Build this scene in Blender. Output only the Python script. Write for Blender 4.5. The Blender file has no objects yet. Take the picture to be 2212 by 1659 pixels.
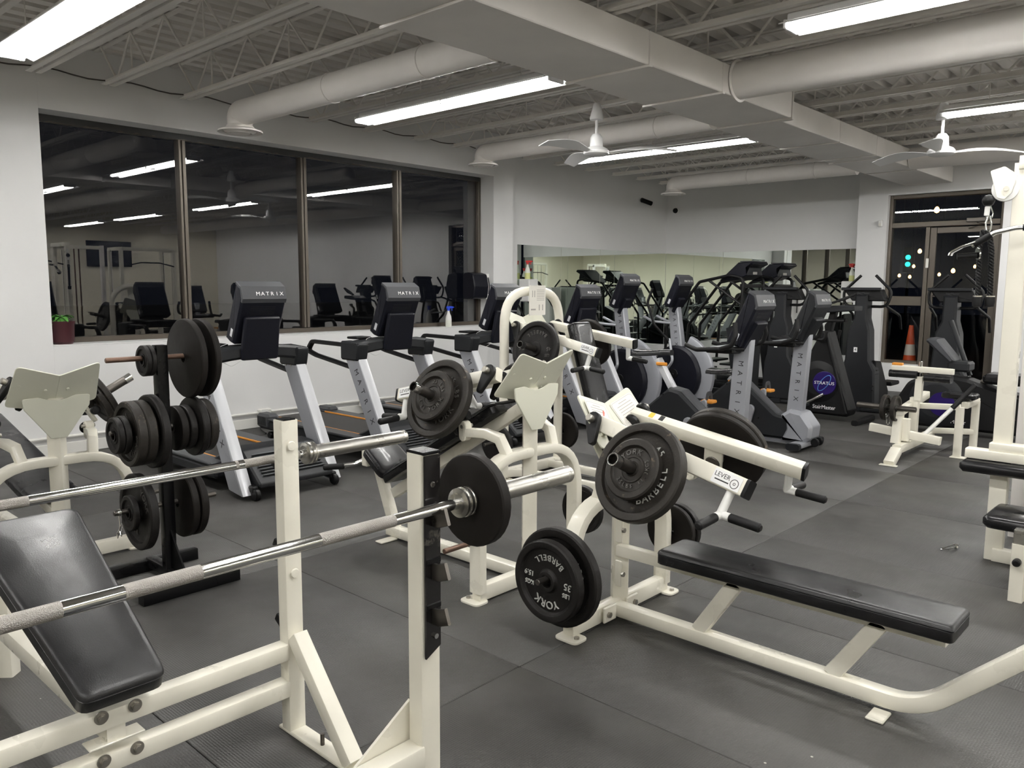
import bpy, math, random
from mathutils import Vector, Matrix, Quaternion
random.seed(4)
V = Vector
PI = math.pi
sc = bpy.context.scene
COL = sc.collection

# ------------------------------------------------------------------ camera, world, exposure
cam_d = bpy.data.cameras.new('camera')
cam = bpy.data.objects.new('camera', cam_d)
COL.objects.link(cam)
cam_d.sensor_width = 36.0
cam_d.lens = 1730.147 / 2212 * 36.0
cam_d.clip_end = 200
R_ = Matrix(((0.73547, 0.67753, 0.00578), (0.08651, -0.08542, -0.99258), (-0.67201, 0.73052, -0.12159)))
rgt, dwn, fwd = V(R_[0]), V(R_[1]), V(R_[2])
cam.matrix_world = Matrix(((rgt.x, -dwn.x, -fwd.x, 7.534), (rgt.y, -dwn.y, -fwd.y, 0.0),
                           (rgt.z, -dwn.z, -fwd.z, 1.48), (0, 0, 0, 1)))
sc.camera = cam
sc.view_settings.view_transform = 'Standard'
sc.view_settings.look = 'None'
sc.view_settings.exposure = 0.0
sc.view_settings.gamma = 1.0
sc.view_settings.use_curve_mapping = False
TUBE = 84.0          # radiance of the fluorescent tubes

world = bpy.data.worlds.new('night')
sc.world = world
world.use_nodes = True
world.node_tree.nodes['Background'].inputs[0].default_value = (0.010, 0.012, 0.020, 1)
world.node_tree.nodes['Background'].inputs[1].default_value = 0.25


# ------------------------------------------------------------------ materials
def new_mat(name):
    m = bpy.data.materials.new(name)
    m.use_nodes = True
    return m, m.node_tree, m.node_tree.nodes['Principled BSDF']


def mat(name, col, rough=0.5, metal=0.0, var=0.0, vscale=6.0, bump=0.0, bscale=60.0, coat=0.0,
        rvar=0.0, spec=0.5, wear=None, wscale=9.0, wamt=0.6):
    m, nt, b = new_mat(name)
    b.inputs['Roughness'].default_value = rough
    b.inputs['Metallic'].default_value = metal
    b.inputs['Coat Weight'].default_value = coat
    b.inputs['Specular IOR Level'].default_value = spec
    tc = nt.nodes.new('ShaderNodeTexCoord')
    src = None
    if var > 0:
        n = nt.nodes.new('ShaderNodeTexNoise')
        n.inputs['Scale'].default_value = vscale
        n.inputs['Detail'].default_value = 5
        nt.links.new(tc.outputs['Object'], n.inputs['Vector'])
        r = nt.nodes.new('ShaderNodeValToRGB')
        r.color_ramp.elements[0].position = .3
        r.color_ramp.elements[1].position = .7
        r.color_ramp.elements[0].color = tuple(c * (1 - var) for c in col) + (1,)
        r.color_ramp.elements[1].color = tuple(min(1, c * (1 + var)) for c in col) + (1,)
        nt.links.new(n.outputs['Fac'], r.inputs['Fac'])
        src = r.outputs['Color']
    else:
        b.inputs['Base Color'].default_value = tuple(col) + (1,)
    if wear:
        n2 = nt.nodes.new('ShaderNodeTexNoise')
        n2.inputs['Scale'].default_value = wscale
        n2.inputs['Detail'].default_value = 8
        n2.inputs['Roughness'].default_value = .7
        nt.links.new(tc.outputs['Object'], n2.inputs['Vector'])
        r2 = nt.nodes.new('ShaderNodeValToRGB')
        r2.color_ramp.elements[0].position = wamt
        r2.color_ramp.elements[1].position = min(1, wamt + .12)
        r2.color_ramp.elements[0].color = (0, 0, 0, 1)
        r2.color_ramp.elements[1].color = (1, 1, 1, 1)
        nt.links.new(n2.outputs['Fac'], r2.inputs['Fac'])
        mx = nt.nodes.new('ShaderNodeMix')
        mx.data_type = 'RGBA'
        nt.links.new(r2.outputs['Color'], mx.inputs['Factor'])
        if src:
            nt.links.new(src, mx.inputs['A'])
        else:
            mx.inputs['A'].default_value = tuple(col) + (1,)
        mx.inputs['B'].default_value = tuple(wear) + (1,)
        src = mx.outputs['Result']
    if src:
        nt.links.new(src, b.inputs['Base Color'])
    if rvar > 0:
        n3 = nt.nodes.new('ShaderNodeTexNoise')
        n3.inputs['Scale'].default_value = 7
        n3.inputs['Detail'].default_value = 6
        nt.links.new(tc.outputs['Object'], n3.inputs['Vector'])
        mr = nt.nodes.new('ShaderNodeMapRange')
        mr.inputs['From Min'].default_value = .3
        mr.inputs['From Max'].default_value = .7
        mr.inputs['To Min'].default_value = max(0.02, rough - rvar)
        mr.inputs['To Max'].default_value = rough + rvar
        nt.links.new(n3.outputs['Fac'], mr.inputs['Value'])
        nt.links.new(mr.outputs['Result'], b.inputs['Roughness'])
    if bump > 0:
        n4 = nt.nodes.new('ShaderNodeTexNoise')
        n4.inputs['Scale'].default_value = bscale
        n4.inputs['Detail'].default_value = 4
        nt.links.new(tc.outputs['Object'], n4.inputs['Vector'])
        bp = nt.nodes.new('ShaderNodeBump')
        bp.inputs['Strength'].default_value = bump
        bp.inputs['Distance'].default_value = .01
        nt.links.new(n4.outputs['Fac'], bp.inputs['Height'])
        nt.links.new(bp.outputs['Normal'], b.inputs['Normal'])
    return m


def emit(name, col, s):
    m = bpy.data.materials.new(name)
    m.use_nodes = True
    nt = m.node_tree
    nt.nodes.remove(nt.nodes['Principled BSDF'])
    e = nt.nodes.new('ShaderNodeEmission')
    e.inputs[0].default_value = tuple(col) + (1,)
    e.inputs[1].default_value = s
    nt.links.new(e.outputs[0], nt.nodes['Material Output'].inputs[0])
    return m


def glass_mat(name, refl=1.7, tint=(.9, .92, .92), dust=0.0):
    m = bpy.data.materials.new(name)
    m.use_nodes = True
    nt = m.node_tree
    nt.nodes.remove(nt.nodes['Principled BSDF'])
    fr = nt.nodes.new('ShaderNodeFresnel')
    fr.inputs['IOR'].default_value = 1.5
    mu = nt.nodes.new('ShaderNodeMath')
    mu.operation = 'MULTIPLY'
    mu.inputs[1].default_value = refl
    mu.use_clamp = True
    nt.links.new(fr.outputs[0], mu.inputs[0])
    tr = nt.nodes.new('ShaderNodeBsdfTransparent')
    tr.inputs[0].default_value = tint + (1,)
    gl = nt.nodes.new('ShaderNodeBsdfGlossy')
    gl.inputs['Roughness'].default_value = 0.0
    mx = nt.nodes.new('ShaderNodeMixShader')
    nt.links.new(mu.outputs[0], mx.inputs[0])
    nt.links.new(tr.outputs[0], mx.inputs[1])
    nt.links.new(gl.outputs[0], mx.inputs[2])
    out = mx.outputs[0]
    if dust > 0:
        d = nt.nodes.new('ShaderNodeBsdfDiffuse')
        d.inputs[0].default_value = (.5, .5, .5, 1)
        n = nt.nodes.new('ShaderNodeTexNoise')
        n.inputs['Scale'].default_value = 90
        n.inputs['Detail'].default_value = 3
        tc = nt.nodes.new('ShaderNodeTexCoord')
        nt.links.new(tc.outputs['Object'], n.inputs['Vector'])
        mr = nt.nodes.new('ShaderNodeMapRange')
        mr.inputs['From Min'].default_value = .45
        mr.inputs['From Max'].default_value = .8
        mr.inputs['To Min'].default_value = dust * .3
        mr.inputs['To Max'].default_value = dust * 2
        nt.links.new(n.outputs['Fac'], mr.inputs['Value'])
        m2 = nt.nodes.new('ShaderNodeMixShader')
        nt.links.new(mr.outputs['Result'], m2.inputs[0])
        nt.links.new(out, m2.inputs[1])
        nt.links.new(d.outputs[0], m2.inputs[2])
        out = m2.outputs[0]
    nt.links.new(out, nt.nodes['Material Output'].inputs[0])
    return m


def rubber_mat(name):
    m, nt, b = new_mat(name)
    tc = nt.nodes.new('ShaderNodeTexCoord')
    geo = nt.nodes.new('ShaderNodeNewGeometry')
    n = nt.nodes.new('ShaderNodeTexNoise')
    n.inputs['Scale'].default_value = 1.3
    n.inputs['Detail'].default_value = 6
    nt.links.new(geo.outputs['Position'], n.inputs['Vector'])
    r = nt.nodes.new('ShaderNodeValToRGB')
    r.color_ramp.elements[0].position = .32
    r.color_ramp.elements[1].position = .72
    r.color_ramp.elements[0].color = (.038, .037, .035, 1)
    r.color_ramp.elements[1].color = (.066, .064, .060, 1)
    nt.links.new(n.outputs['Fac'], r.inputs['Fac'])
    # small pale specks
    sp = nt.nodes.new('ShaderNodeTexVoronoi')
    sp.inputs['Scale'].default_value = 3.2
    nt.links.new(geo.outputs['Position'], sp.inputs['Vector'])
    lt = nt.nodes.new('ShaderNodeMath')
    lt.operation = 'LESS_THAN'
    lt.inputs[1].default_value = .014
    nt.links.new(sp.outputs['Distance'], lt.inputs[0])
    mx = nt.nodes.new('ShaderNodeMix')
    mx.data_type = 'RGBA'
    nt.links.new(lt.outputs[0], mx.inputs['Factor'])
    nt.links.new(r.outputs['Color'], mx.inputs['A'])
    mx.inputs['B'].default_value = (.42, .40, .36, 1)
    nt.links.new(mx.outputs['Result'], b.inputs['Base Color'])
    n3 = nt.nodes.new('ShaderNodeTexNoise')
    n3.inputs['Scale'].default_value = 2.2
    n3.inputs['Detail'].default_value = 4
    nt.links.new(geo.outputs['Position'], n3.inputs['Vector'])
    mr = nt.nodes.new('ShaderNodeMapRange')
    mr.inputs['From Min'].default_value = .3
    mr.inputs['From Max'].default_value = .7
    mr.inputs['To Min'].default_value = .42
    mr.inputs['To Max'].default_value = .62
    nt.links.new(n3.outputs['Fac'], mr.inputs['Value'])
    nt.links.new(mr.outputs['Result'], b.inputs['Roughness'])
    b.inputs['Specular IOR Level'].default_value = .45
    # pebbled grip relief
    vo = nt.nodes.new('ShaderNodeTexVoronoi')
    vo.inputs['Scale'].default_value = 110
    vo.inputs['Randomness'].default_value = .15
    nt.links.new(geo.outputs['Position'], vo.inputs['Vector'])
    bp = nt.nodes.new('ShaderNodeBump')
    bp.inputs['Strength'].default_value = .55
    bp.inputs['Distance'].default_value = .004
    nt.links.new(vo.outputs['Distance'], bp.inputs['Height'])
    nt.links.new(bp.outputs['Normal'], b.inputs['Normal'])
    return m


M = dict(
    frame=mat('cream_frame_paint', (.82, .79, .69), .32, var=.05, vscale=4, coat=.15, wear=(.30, .26, .20), wscale=14, wamt=.74, rvar=.08),
    frame_worn=mat('worn_cream_paint', (.81, .78, .68), .38, var=.06, vscale=5, wear=(.24, .19, .13), wscale=22, wamt=.68),
    panelpaint=mat('greenish_white_panel', (.66, .66, .56), .40, var=.03, vscale=3),
    wall=mat('wall_paint', (.76, .76, .76), .55, var=.03, vscale=1.2, bump=.05, bscale=180),
    wall_dirty=mat('lower_wall_paint', (.78, .77, .73), .5, var=.03, vscale=1.5, wear=(.60, .57, .50), wscale=4, wamt=.66),
    ceil=mat('ceiling_paint', (.74, .71, .67), .7, var=.05, vscale=2),
    joist=mat('joist_paint', (.82, .79, .75), .55, var=.05, vscale=3),
    duct=mat('duct_paint', (.80, .77, .74), .5, var=.05, vscale=2),
    fix=mat('fixture_white', (.85, .85, .85), .35),
    floor=rubber_mat('rubber_floor'),
    gap=mat('floor_gap', (.008, .008, .008), .9),
    vinyl=mat('black_vinyl', (.007, .007, .008), .30, spec=.30, bump=.05, bscale=260, rvar=.10, coat=.1),
    vinyl_worn=mat('worn_black_vinyl', (.010, .010, .011), .36, spec=.45, bump=.09, bscale=330, rvar=.10, var=.4, vscale=5),
    iron=mat('cast_iron', (.010, .009, .0085), .50, metal=.0, bump=.12, bscale=120, var=.25, vscale=8, rvar=.1, spec=.22),
    iron_worn=mat('worn_cast_iron', (.020, .0175, .015), .48, metal=.05, spec=.25, bump=.12, bscale=110, wear=(.17, .13, .10), wscale=16, wamt=.60, rvar=.1),
    iron_flat=mat('flat_iron', (.010, .0085, .0075), .55, spec=.16, bump=.06, bscale=40, var=.2, vscale=5, rvar=.08),
    letter=mat('plate_lettering', (.50, .50, .48), .4),
    letter_dk=mat('plate_lettering_dark', (.075, .07, .065), .4),
    chrome=mat('chrome', (.72, .72, .71), .12, metal=1.0, rvar=.06),
    steel=mat('worn_steel', (.50, .49, .46), .30, metal=1.0, rvar=.10, var=.12, vscale=20),
    knurl=mat('knurled_steel', (.42, .40, .37), .42, metal=1.0, bump=.6, bscale=420, rvar=.08),
    dsteel=mat('dark_steel', (.12, .11, .10), .35, metal=.9, rvar=.1),
    rust=mat('brown_peg_steel', (.16, .10, .075), .42, metal=.7, rvar=.1),
    bolt=mat('bolt_steel', (.40, .38, .34), .38, metal=.9, rvar=.1),
    black=mat('black_plastic', (.006, .006, .0065), .42, spec=.22),
    blackpaint=mat('black_paint', (.004, .004, .0045), .30, rvar=.05, spec=.25),
    liner=mat('black_liner_plate', (.010, .009, .009), .16, wear=(.14, .13, .11), wscale=10, wamt=.63),
    navy=mat('console_plastic', (.006, .0065, .011), .42, spec=.22, bump=.03, bscale=300),
    grey=mat('grey_plastic', (.050, .052, .057), .42, spec=.3),
    dgrey=mat('dark_grey_plastic', (.013, .014, .016), .46, spec=.25),
    silver=mat('silver_plastic', (.33, .34, .37), .36, metal=.25),
    silver2=mat('silver_edge', (.62, .63, .66), .30, metal=.2),
    grip=mat('foam_grip', (.006, .006, .0065), .55, spec=.25, bump=.05, bscale=200),
    belt=mat('tread_belt', (.022, .021, .020), .55, bump=.05, bscale=200),
    orange=mat('orange_plastic', (.75, .30, .04), .4),
    whitep=mat('white_plastic', (.80, .80, .78), .4),
    paper=mat('paper', (.82, .80, .74), .6),
    inkred=mat('red_print', (.60, .16, .12), .6),
    ink=mat('grey_print', (.42, .40, .37), .6),
    inkblack=mat('black_print', (.02, .02, .02), .5),
    yellow=mat('yellow_print', (.72, .52, .08), .5),
    white=mat('white_print', (.85, .85, .85), .5),
    purple=mat('purple_disc', (.016, .007, .085), .3, spec=.25),
    cyan=mat('blue_ring', (.08, .22, .50), .35),
    bronze=mat('bronze_aluminium', (.085, .072, .058), .35, metal=.4),
    bronze2=mat('bronze_aluminium_light', (.11, .094, .076), .38, metal=.4),
    glass=glass_mat('window_glass', 3.4, dust=.006),
    dglass=glass_mat('door_glass', 1.5),
    mirror=mat('mirror_silver', (.80, .85, .81), .01, metal=1.0),
    leaf=mat('plant_leaf', (.10, .30, .06), .4),
    pot=mat('maroon_pot', (.045, .008, .012), .4),
    conered=mat('cone_orange', (.80, .10, .02), .5),
    conewhite=mat('cone_band', (.85, .75, .65), .5),
    asphalt=mat('outside_asphalt', (.03, .03, .03), .9),
    cabinet=mat('cabinet_white', (.78, .78, .76), .45),
    bluecap=mat('blue_plastic', (.01, .05, .55), .35),
    redcap=mat('red_plastic', (.60, .03, .03), .35),
    liquid=mat('yellow_liquid_bottle', (.75, .78, .35), .25),
    bottle=mat('milky_bottle', (.78, .80, .72), .3),
    screen=mat('dark_screen', (.008, .010, .016), .12),
    tube=emit('tube_glow', (1.0, .985, .95), TUBE),
    bulb=emit('warm_bulb', (1.0, .50, .16), 9),
    green=emit('green_signal', (.03, .85, .62), 2.2),
    redl=emit('red_tail', (1.0, .04, .05), 8),
    cream=mat('cream_wall', (.74, .70, .58), .6, var=.04, vscale=1),
)


# ------------------------------------------------------------------ mesh collecting
def rect_sec(w, h, r=.006, n=2):
    r = min(r, w * .45, h * .45)
    out = []
    for cx, cy, a0 in ((w / 2 - r, h / 2 - r, 0), (-w / 2 + r, h / 2 - r, 90), (-w / 2 + r, -h / 2 + r, 180), (w / 2 - r, -h / 2 + r, 270)):
        for i in range(n + 1):
            a = math.radians(a0 + 90 * i / n)
            out.append((cx + r * math.cos(a), cy + r * math.sin(a)))
    return out


def circ_sec(r, n=12):
    return [(r * math.cos(2 * PI * i / n), r * math.sin(2 * PI * i / n)) for i in range(n)]


def fillet(pts, rad, n=5, closed=False):
    pts = [V(p) for p in pts]
    out = []
    N = len(pts)
    for i, p in enumerate(pts):
        if not closed and i in (0, N - 1):
            out.append(p)
            continue
        r = rad[i] if isinstance(rad, (list, tuple)) else rad
        a, b = pts[i - 1] - p, pts[(i + 1) % N] - p
        la, lb = a.length, b.length
        a.normalize(); b.normalize()
        ang = a.angle(b)
        if r <= 0 or ang > 3.1:
            out.append(p)
            continue
        d = min(r / math.tan(ang / 2), la * .49, lb * .49)
        s, e = p + a * d, p + b * d
        for k in range(n + 1):
            t = k / n
            out.append(s * (1 - t) ** 2 + p * 2 * t * (1 - t) + e * t * t)
    return out


def hull2(c0, r0, c1, r1, n=8):
    """outline of two circles joined by their tangents"""
    c0, c1 = V(c0), V(c1)
    d = (c1 - c0)
    L = d.length
    a = math.atan2(d.y, d.x)
    b = math.acos(max(-1, min(1, (r0 - r1) / L)))
    out = []
    for i in range(n + 1):
        t = a + b + (2 * PI - 2 * b) * i / n
        out.append((c0.x + r0 * math.cos(t), c0.y + r0 * math.sin(t)))
    for i in range(n + 1):
        t = a - b + 2 * b * i / n
        out.append((c1.x + r1 * math.cos(t), c1.y + r1 * math.sin(t)))
    return out


class G:
    def __init__(s):
        s.v, s.f = [], []

    def add(s, vs, fs):
        o = len(s.v)
        s.v += [V(p) for p in vs]
        s.f += [[i + o for i in f] for f in fs]
        return s

    def join(s, g):
        return s.add(g.v, g.f)

    def xf(s, m):
        s.v = [m @ p for p in s.v]
        return s

    def move(s, d):
        d = V(d)
        s.v = [p + d for p in s.v]
        return s

    def copy(s):
        g = G()
        g.v = [p.copy() for p in s.v]
        g.f = [list(f) for f in s.f]
        return g

    def box(s, c, size, bev=.004, rot=None):
        x, y, z = (a / 2 for a in size)
        b = min(bev, x * .6, y * .6, z * .6)
        c = V(c)
        vs, idx = [], {}
        for sx in (-1, 1):
            for sy in (-1, 1):
                for sz in (-1, 1):
                    for k, (dx, dy, dz) in enumerate(((0, b, b), (b, 0, b), (b, b, 0))):
                        idx[(sx, sy, sz, k)] = len(vs)
                        p = V((sx * (x - dx), sy * (y - dy), sz * (z - dz)))
                        vs.append(p)
        fs = []
        for ax in range(3):
            for sg in (-1, 1):
                q = []
                for a, bb in ((-1, -1), (1, -1), (1, 1), (-1, 1)):
                    k = [0, 0, 0]
                    k[ax] = sg
                    k[(ax + 1) % 3] = a
                    k[(ax + 2) % 3] = bb
                    q.append(idx[(k[0], k[1], k[2], ax)])
                fs.append(q if sg > 0 else q[::-1])
        for ax in range(3):
            o1, o2 = (ax + 1) % 3, (ax + 2) % 3
            for a in (-1, 1):
                for bb in (-1, 1):
                    def kk(t):
                        k = [0, 0, 0]
                        k[ax] = t; k[o1] = a; k[o2] = bb
                        return tuple(k)
                    q = [idx[kk(-1) + (o1,)], idx[kk(1) + (o1,)], idx[kk(1) + (o2,)], idx[kk(-1) + (o2,)]]
                    fs.append(q if a * bb < 0 else q[::-1])
        for sx in (-1, 1):
            for sy in (-1, 1):
                for sz in (-1, 1):
                    t = [idx[(sx, sy, sz, k)] for k in range(3)]
                    fs.append(t if sx * sy * sz > 0 else t[::-1])
        if rot is not None:
            vs = [rot @ p for p in vs]
        return s.add([p + c for p in vs], fs)

    def prism(s, poly, o, ax, ay, t, bev=0.0):
        """polygon (2d) on axes ax, ay at o, thickness t along ax x ay (centred)"""
        o, ax, ay = V(o), V(ax).normalized(), V(ay).normalized()
        az = ax.cross(ay).normalized()
        n = len(poly)
        poly = [V((p[0], p[1])) for p in poly]
        area = sum(poly[i].x * poly[(i + 1) % n].y - poly[(i + 1) % n].x * poly[i].y for i in range(n))
        if area < 0:
            poly = poly[::-1]

        def P(p, h):
            return o + ax * p.x + ay * p.y + az * h
        if bev <= 0:
            vs = [P(p, -t / 2) for p in poly] + [P(p, t / 2) for p in poly]
            fs = [list(range(n))[::-1], list(range(n, 2 * n))]
            fs += [[i, (i + 1) % n, n + (i + 1) % n, n + i] for i in range(n)]
            return s.add(vs, fs)
        ins = []
        for i in range(n):
            a, b, c = poly[i - 1], poly[i], poly[(i + 1) % n]
            e1 = (b - a); e2 = (c - b)
            if e1.length < 1e-9 or e2.length < 1e-9:
                ins.append(b); continue
            e1.normalize(); e2.normalize()
            n1, n2 = V((-e1.y, e1.x)), V((-e2.y, e2.x))
            m = n1 + n2
            L = m.length
            m = m / L if L > 1e-6 else n1
            k = bev / max(.35, m.dot(n1))
            ins.append(b + m * k)
        vs = [P(p, -t / 2) for p in ins] + [P(p, -t / 2 + bev) for p in poly] + [P(p, t / 2 - bev) for p in poly] + [P(p, t / 2) for p in ins]
        fs = [list(range(n))[::-1], list(range(3 * n, 4 * n))]
        for k in range(3):
            fs += [[k * n + i, k * n + (i + 1) % n, (k + 1) * n + (i + 1) % n, (k + 1) * n + i] for i in range(n)]
        return s.add(vs, fs)

    def sweep(s, pts, sec, up=(0, 0, 1), caps=True, closed=False):
        pts = [V(p) for p in pts]
        N = len(pts)
        up = V(up)
        rings = []
        last = None
        for i, p in enumerate(pts):
            if closed:
                t = (pts[(i + 1) % N] - pts[i - 1])
                t0, t1 = p - pts[i - 1], pts[(i + 1) % N] - p
            else:
                t0 = p - pts[i - 1] if i > 0 else pts[1] - p
                t1 = pts[i + 1] - p if i < N - 1 else p - pts[i - 1]
            t0, t1 = t0.normalized(), t1.normalized()
            t = (t0 + t1)
            if t.length < 1e-6:
                t = t1
            t.normalize()
            x = t.cross(up)
            if x.length < 1e-3:
                x = last if last is not None else t.orthogonal()
            x.normalize()
            if last is not None and up.length < .5:
                pass
            y = x.cross(t).normalized()
            last = x
            k = 1 / max(.5, t.dot(t1))
            # stretch in the plane of the bend
            bend = (t1 - t0)
            if bend.length > 1e-5:
                bd = bend.normalized()
            else:
                bd = None
            ring = []
            for a, b in sec:
                q = x * a + y * b
                if bd is not None:
                    bp = (bd - t * bd.dot(t))
                    if bp.length > 1e-6:
                        bp.normalize()
                        q = q + bp * (q.dot(bp) * (k - 1))
                ring.append(p + q)
            rings.append(ring)
        m = len(sec)
        vs = [q for r in rings for q in r]
        fs = []
        for i in range(N if closed else N - 1):
            j = (i + 1) % N
            for a in range(m):
                b = (a + 1) % m
                fs.append([i * m + a, j * m + a, j * m + b, i * m + b][::-1])
        if caps and not closed:
            fs.append(list(range(m))[::-1])
            fs.append([(N - 1) * m + a for a in range(m)])
        return s.add(vs, fs)

    def beam(s, p0, p1, w, h, up=(0, 0, 1), r=.006):
        return s.sweep([p0, p1], rect_sec(w, h, r), up)

    def rpath(s, pts, w, h, up=(0, 0, 1), r=.006, fil=0, n=5, closed=False):
        if fil:
            pts = fillet(pts, fil, n, closed)
        return s.sweep(pts, rect_sec(w, h, r), up, closed=closed)

    def tube(s, pts, r, n=12, up=None, fil=0, fn=5, closed=False):
        pts = [V(p) for p in pts]
        if fil:
            pts = fillet(pts, fil, fn, closed)
        if up is None:
            d = (pts[-1] - pts[0])
            up = V((0, 0, 1))
            for cand in (V((0, 0, 1)), V((0, 1, 0)), V((1, 0, 0)), V((.3, .5, .8))):
                ok = all(abs((pts[i + 1] - pts[i]).normalized().dot(cand.normalized())) < .95 for i in range(len(pts) - 1))
                if ok:
                    up = cand
                    break
        return s.sweep(pts, circ_sec(r, n), up, closed=closed)

    def lathe(s, prof, o=(0, 0, 0), axis=(0, 0, 1), n=24):
        o, az = V(o), V(axis).normalized()
        ax = az.orthogonal().normalized()
        ay = az.cross(ax)
        vs, fs, rows = [], [], []
        for r, h in prof:
            if r < 1e-6:
                rows.append([len(vs)])
                vs.append(o + az * h)
            else:
                rows.append(list(range(len(vs), len(vs) + n)))
                for i in range(n):
                    a = 2 * PI * i / n
                    vs.append(o + az * h + (ax * math.cos(a) + ay * math.sin(a)) * r)
        for A, B in zip(rows, rows[1:]):
            if len(A) == 1 and len(B) == 1:
                continue
            for i in range(n):
                j = (i + 1) % n
                if len(A) == 1:
                    fs.append([A[0], B[j], B[i]][::-1])
                elif len(B) == 1:
                    fs.append([A[i], A[j], B[0]])
                else:
                    fs.append([A[i], A[j], B[j], B[i]])
        return s.add(vs, fs)

    def cyl(s, p0, p1, r, n=16, bev=.0):
        p0, p1 = V(p0), V(p1)
        L = (p1 - p0).length
        b = min(bev, r * .6, L * .4)
        prof = [(0, 0), (r - b, 0), (r, b), (r, L - b), (r - b, L), (0, L)] if b > 0 else [(0, 0), (r, 0), (r, L), (0, L)]
        return s.lathe(prof, p0, p1 - p0, n)

    def build(s, name, m, parent=None, ang=35, smooth=True, label=None):
        me = bpy.data.meshes.new(name)
        me.from_pydata([tuple(p) for p in s.v], [], s.f)
        me.validate()
        me.materials.append(M[m] if isinstance(m, str) else m)
        if smooth:
            me.polygons.foreach_set('use_smooth', [True] * len(me.polygons))
            me.set_sharp_from_angle(angle=math.radians(ang))
        me.update()
        o = bpy.data.objects.new(name, me)
        COL.objects.link(o)
        if parent is not None:
            o.parent = parent
        if label:
            o['label'] = label
        return o


def thing(name, label, cat, loc=(0, 0, 0), rz=0.0, group=None, mw=None):
    o = bpy.data.objects.new(name, None)
    o.empty_display_size = .1
    COL.objects.link(o)
    if mw is not None:
        o.matrix_world = mw
    else:
        o.location = loc
        o.rotation_euler = (0, 0, rz)
    o['label'] = label
    o['category'] = cat
    if group:
        o['group'] = group
    return o


def tag(o, label, cat, group=None):
    o['label'] = label
    o['category'] = cat
    if group:
        o['group'] = group
    return o


def struct(o):
    o['kind'] = 'structure'
    return o


def sempty(name, loc=(0, 0, 0)):
    o = bpy.data.objects.new(name, None)
    COL.objects.link(o)
    o.location = loc
    o['kind'] = 'structure'
    return o


def copy_tree(o, parent=None, label=None):
    c = o.copy()
    COL.objects.link(c)
    c.parent = parent
    for ch in list(o.children):
        copy_tree(ch, c)
    if label:
        c['label'] = label
    return c


def inst(o, name, parent, loc=None):
    c = o.copy()
    c.name = name
    COL.objects.link(c)
    c.parent = parent
    if loc is not None:
        c.location = loc
    return c


def frame_m(o, x, y, z=None):
    x, y = V(x).normalized(), V(y).normalized()
    z = x.cross(y).normalized() if z is None else V(z).normalized()
    o = V(o)
    return Matrix(((x.x, y.x, z.x, o.x), (x.y, y.y, z.y, o.y), (x.z, y.z, z.z, o.z), (0, 0, 0, 1)))


_glyph = {}


def glyph(st, res=3):
    if st in _glyph:
        return _glyph[st].copy()
    cu = bpy.data.curves.new('lettering', 'FONT')
    cu.body = st
    cu.size = 1.0
    cu.extrude = .5
    cu.align_x = 'CENTER'
    cu.align_y = 'CENTER'
    cu.resolution_u = res
    ob = bpy.data.objects.new('lettering', cu)
    me = bpy.data.meshes.new_from_object(ob)
    g = G()
    g.v = [v.co.copy() for v in me.vertices]
    g.f = [list(p.vertices) for p in me.polygons]
    bpy.data.objects.remove(ob)
    bpy.data.meshes.remove(me)
    bpy.data.curves.remove(cu)
    _glyph[st] = g
    return g.copy()


def text(st, size, depth, o, x, y, wide=1.0):
    g = glyph(st)
    g.v = [V((p.x * size * wide, p.y * size, p.z * depth)) for p in g.v]
    return g.xf(frame_m(o, x, y))


def spaced_text(st, size, step, depth, o, x, y, wide=1.0):
    g = G()
    x = V(x).normalized()
    o = V(o)
    n = len(st)
    for i, ch in enumerate(st):
        if ch != ' ':
            g.join(text(ch, size, depth, o + x * ((i - (n - 1) / 2) * step), x, y, wide))
    return g


def arc_text(st, size, rad, mid, step, depth, h, flip=False):
    """letters on an arc in the local XZ plane seen from -Y; mid = angle of the middle from +Z, clockwise as seen"""
    g = G()
    n = len(st)
    for i, ch in enumerate(st):
        if ch == ' ':
            continue
        k = (i - (n - 1) / 2) * step
        a = math.radians(mid + (-k if flip else k))
        rd = V((math.sin(a), 0, math.cos(a)))        # outwards
        tg = V((math.cos(a), 0, -math.sin(a)))       # clockwise
        if flip:
            rd2, tg2 = -rd, -tg
        else:
            rd2, tg2 = rd, tg
        g.join(text(ch, size, depth, rd * rad + V((0, -h, 0)), tg2, rd2))
    return g


# ================================================================== THE ROOM
X1, Y0, Y1 = 15.5, -5.5, 12.53        # right wall, near wall, far wall
ZC = 3.52                              # roof deck
REC = .27                              # depth of the recesses


def wall_quadbox(name, boxes, m='wall', bev=.0):
    g = G()
    for (a, b) in boxes:
        c = [(a[i] + b[i]) / 2 for i in range(3)]
        sz = [abs(a[i] - b[i]) for i in range(3)]
        g.box(c, sz, bev if bev else .001)
    return struct(g.build(name, m, smooth=False))


# floor: base slab and rubber mats
fl = struct(G().box((7.5, 3.5, -.06), (17, 19, .09), .001).build('floor', 'gap', smooth=False))
MX, MY = 1.70, 1.13
mat_me = G().box((0, 0, -.0075), (MX - .004, MY - .004, .015), .0025)
mat_me = mat_me.build('rubber_mat', 'floor', fl, ang=50)
first = True
for i in range(-5, 7):
    for j in range(-7, 10):
        x, y = 5.54 + MX * (i + .5), 2.22 + MY * (j + .5)
        if first:
            o = mat_me
            first = False
        else:
            o = inst(mat_me, 'rubber_mat', fl)
        o.location = (x + random.uniform(-.0008, .0008), y + random.uniform(-.0008, .0008), random.uniform(-.0008, .0004))

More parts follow.
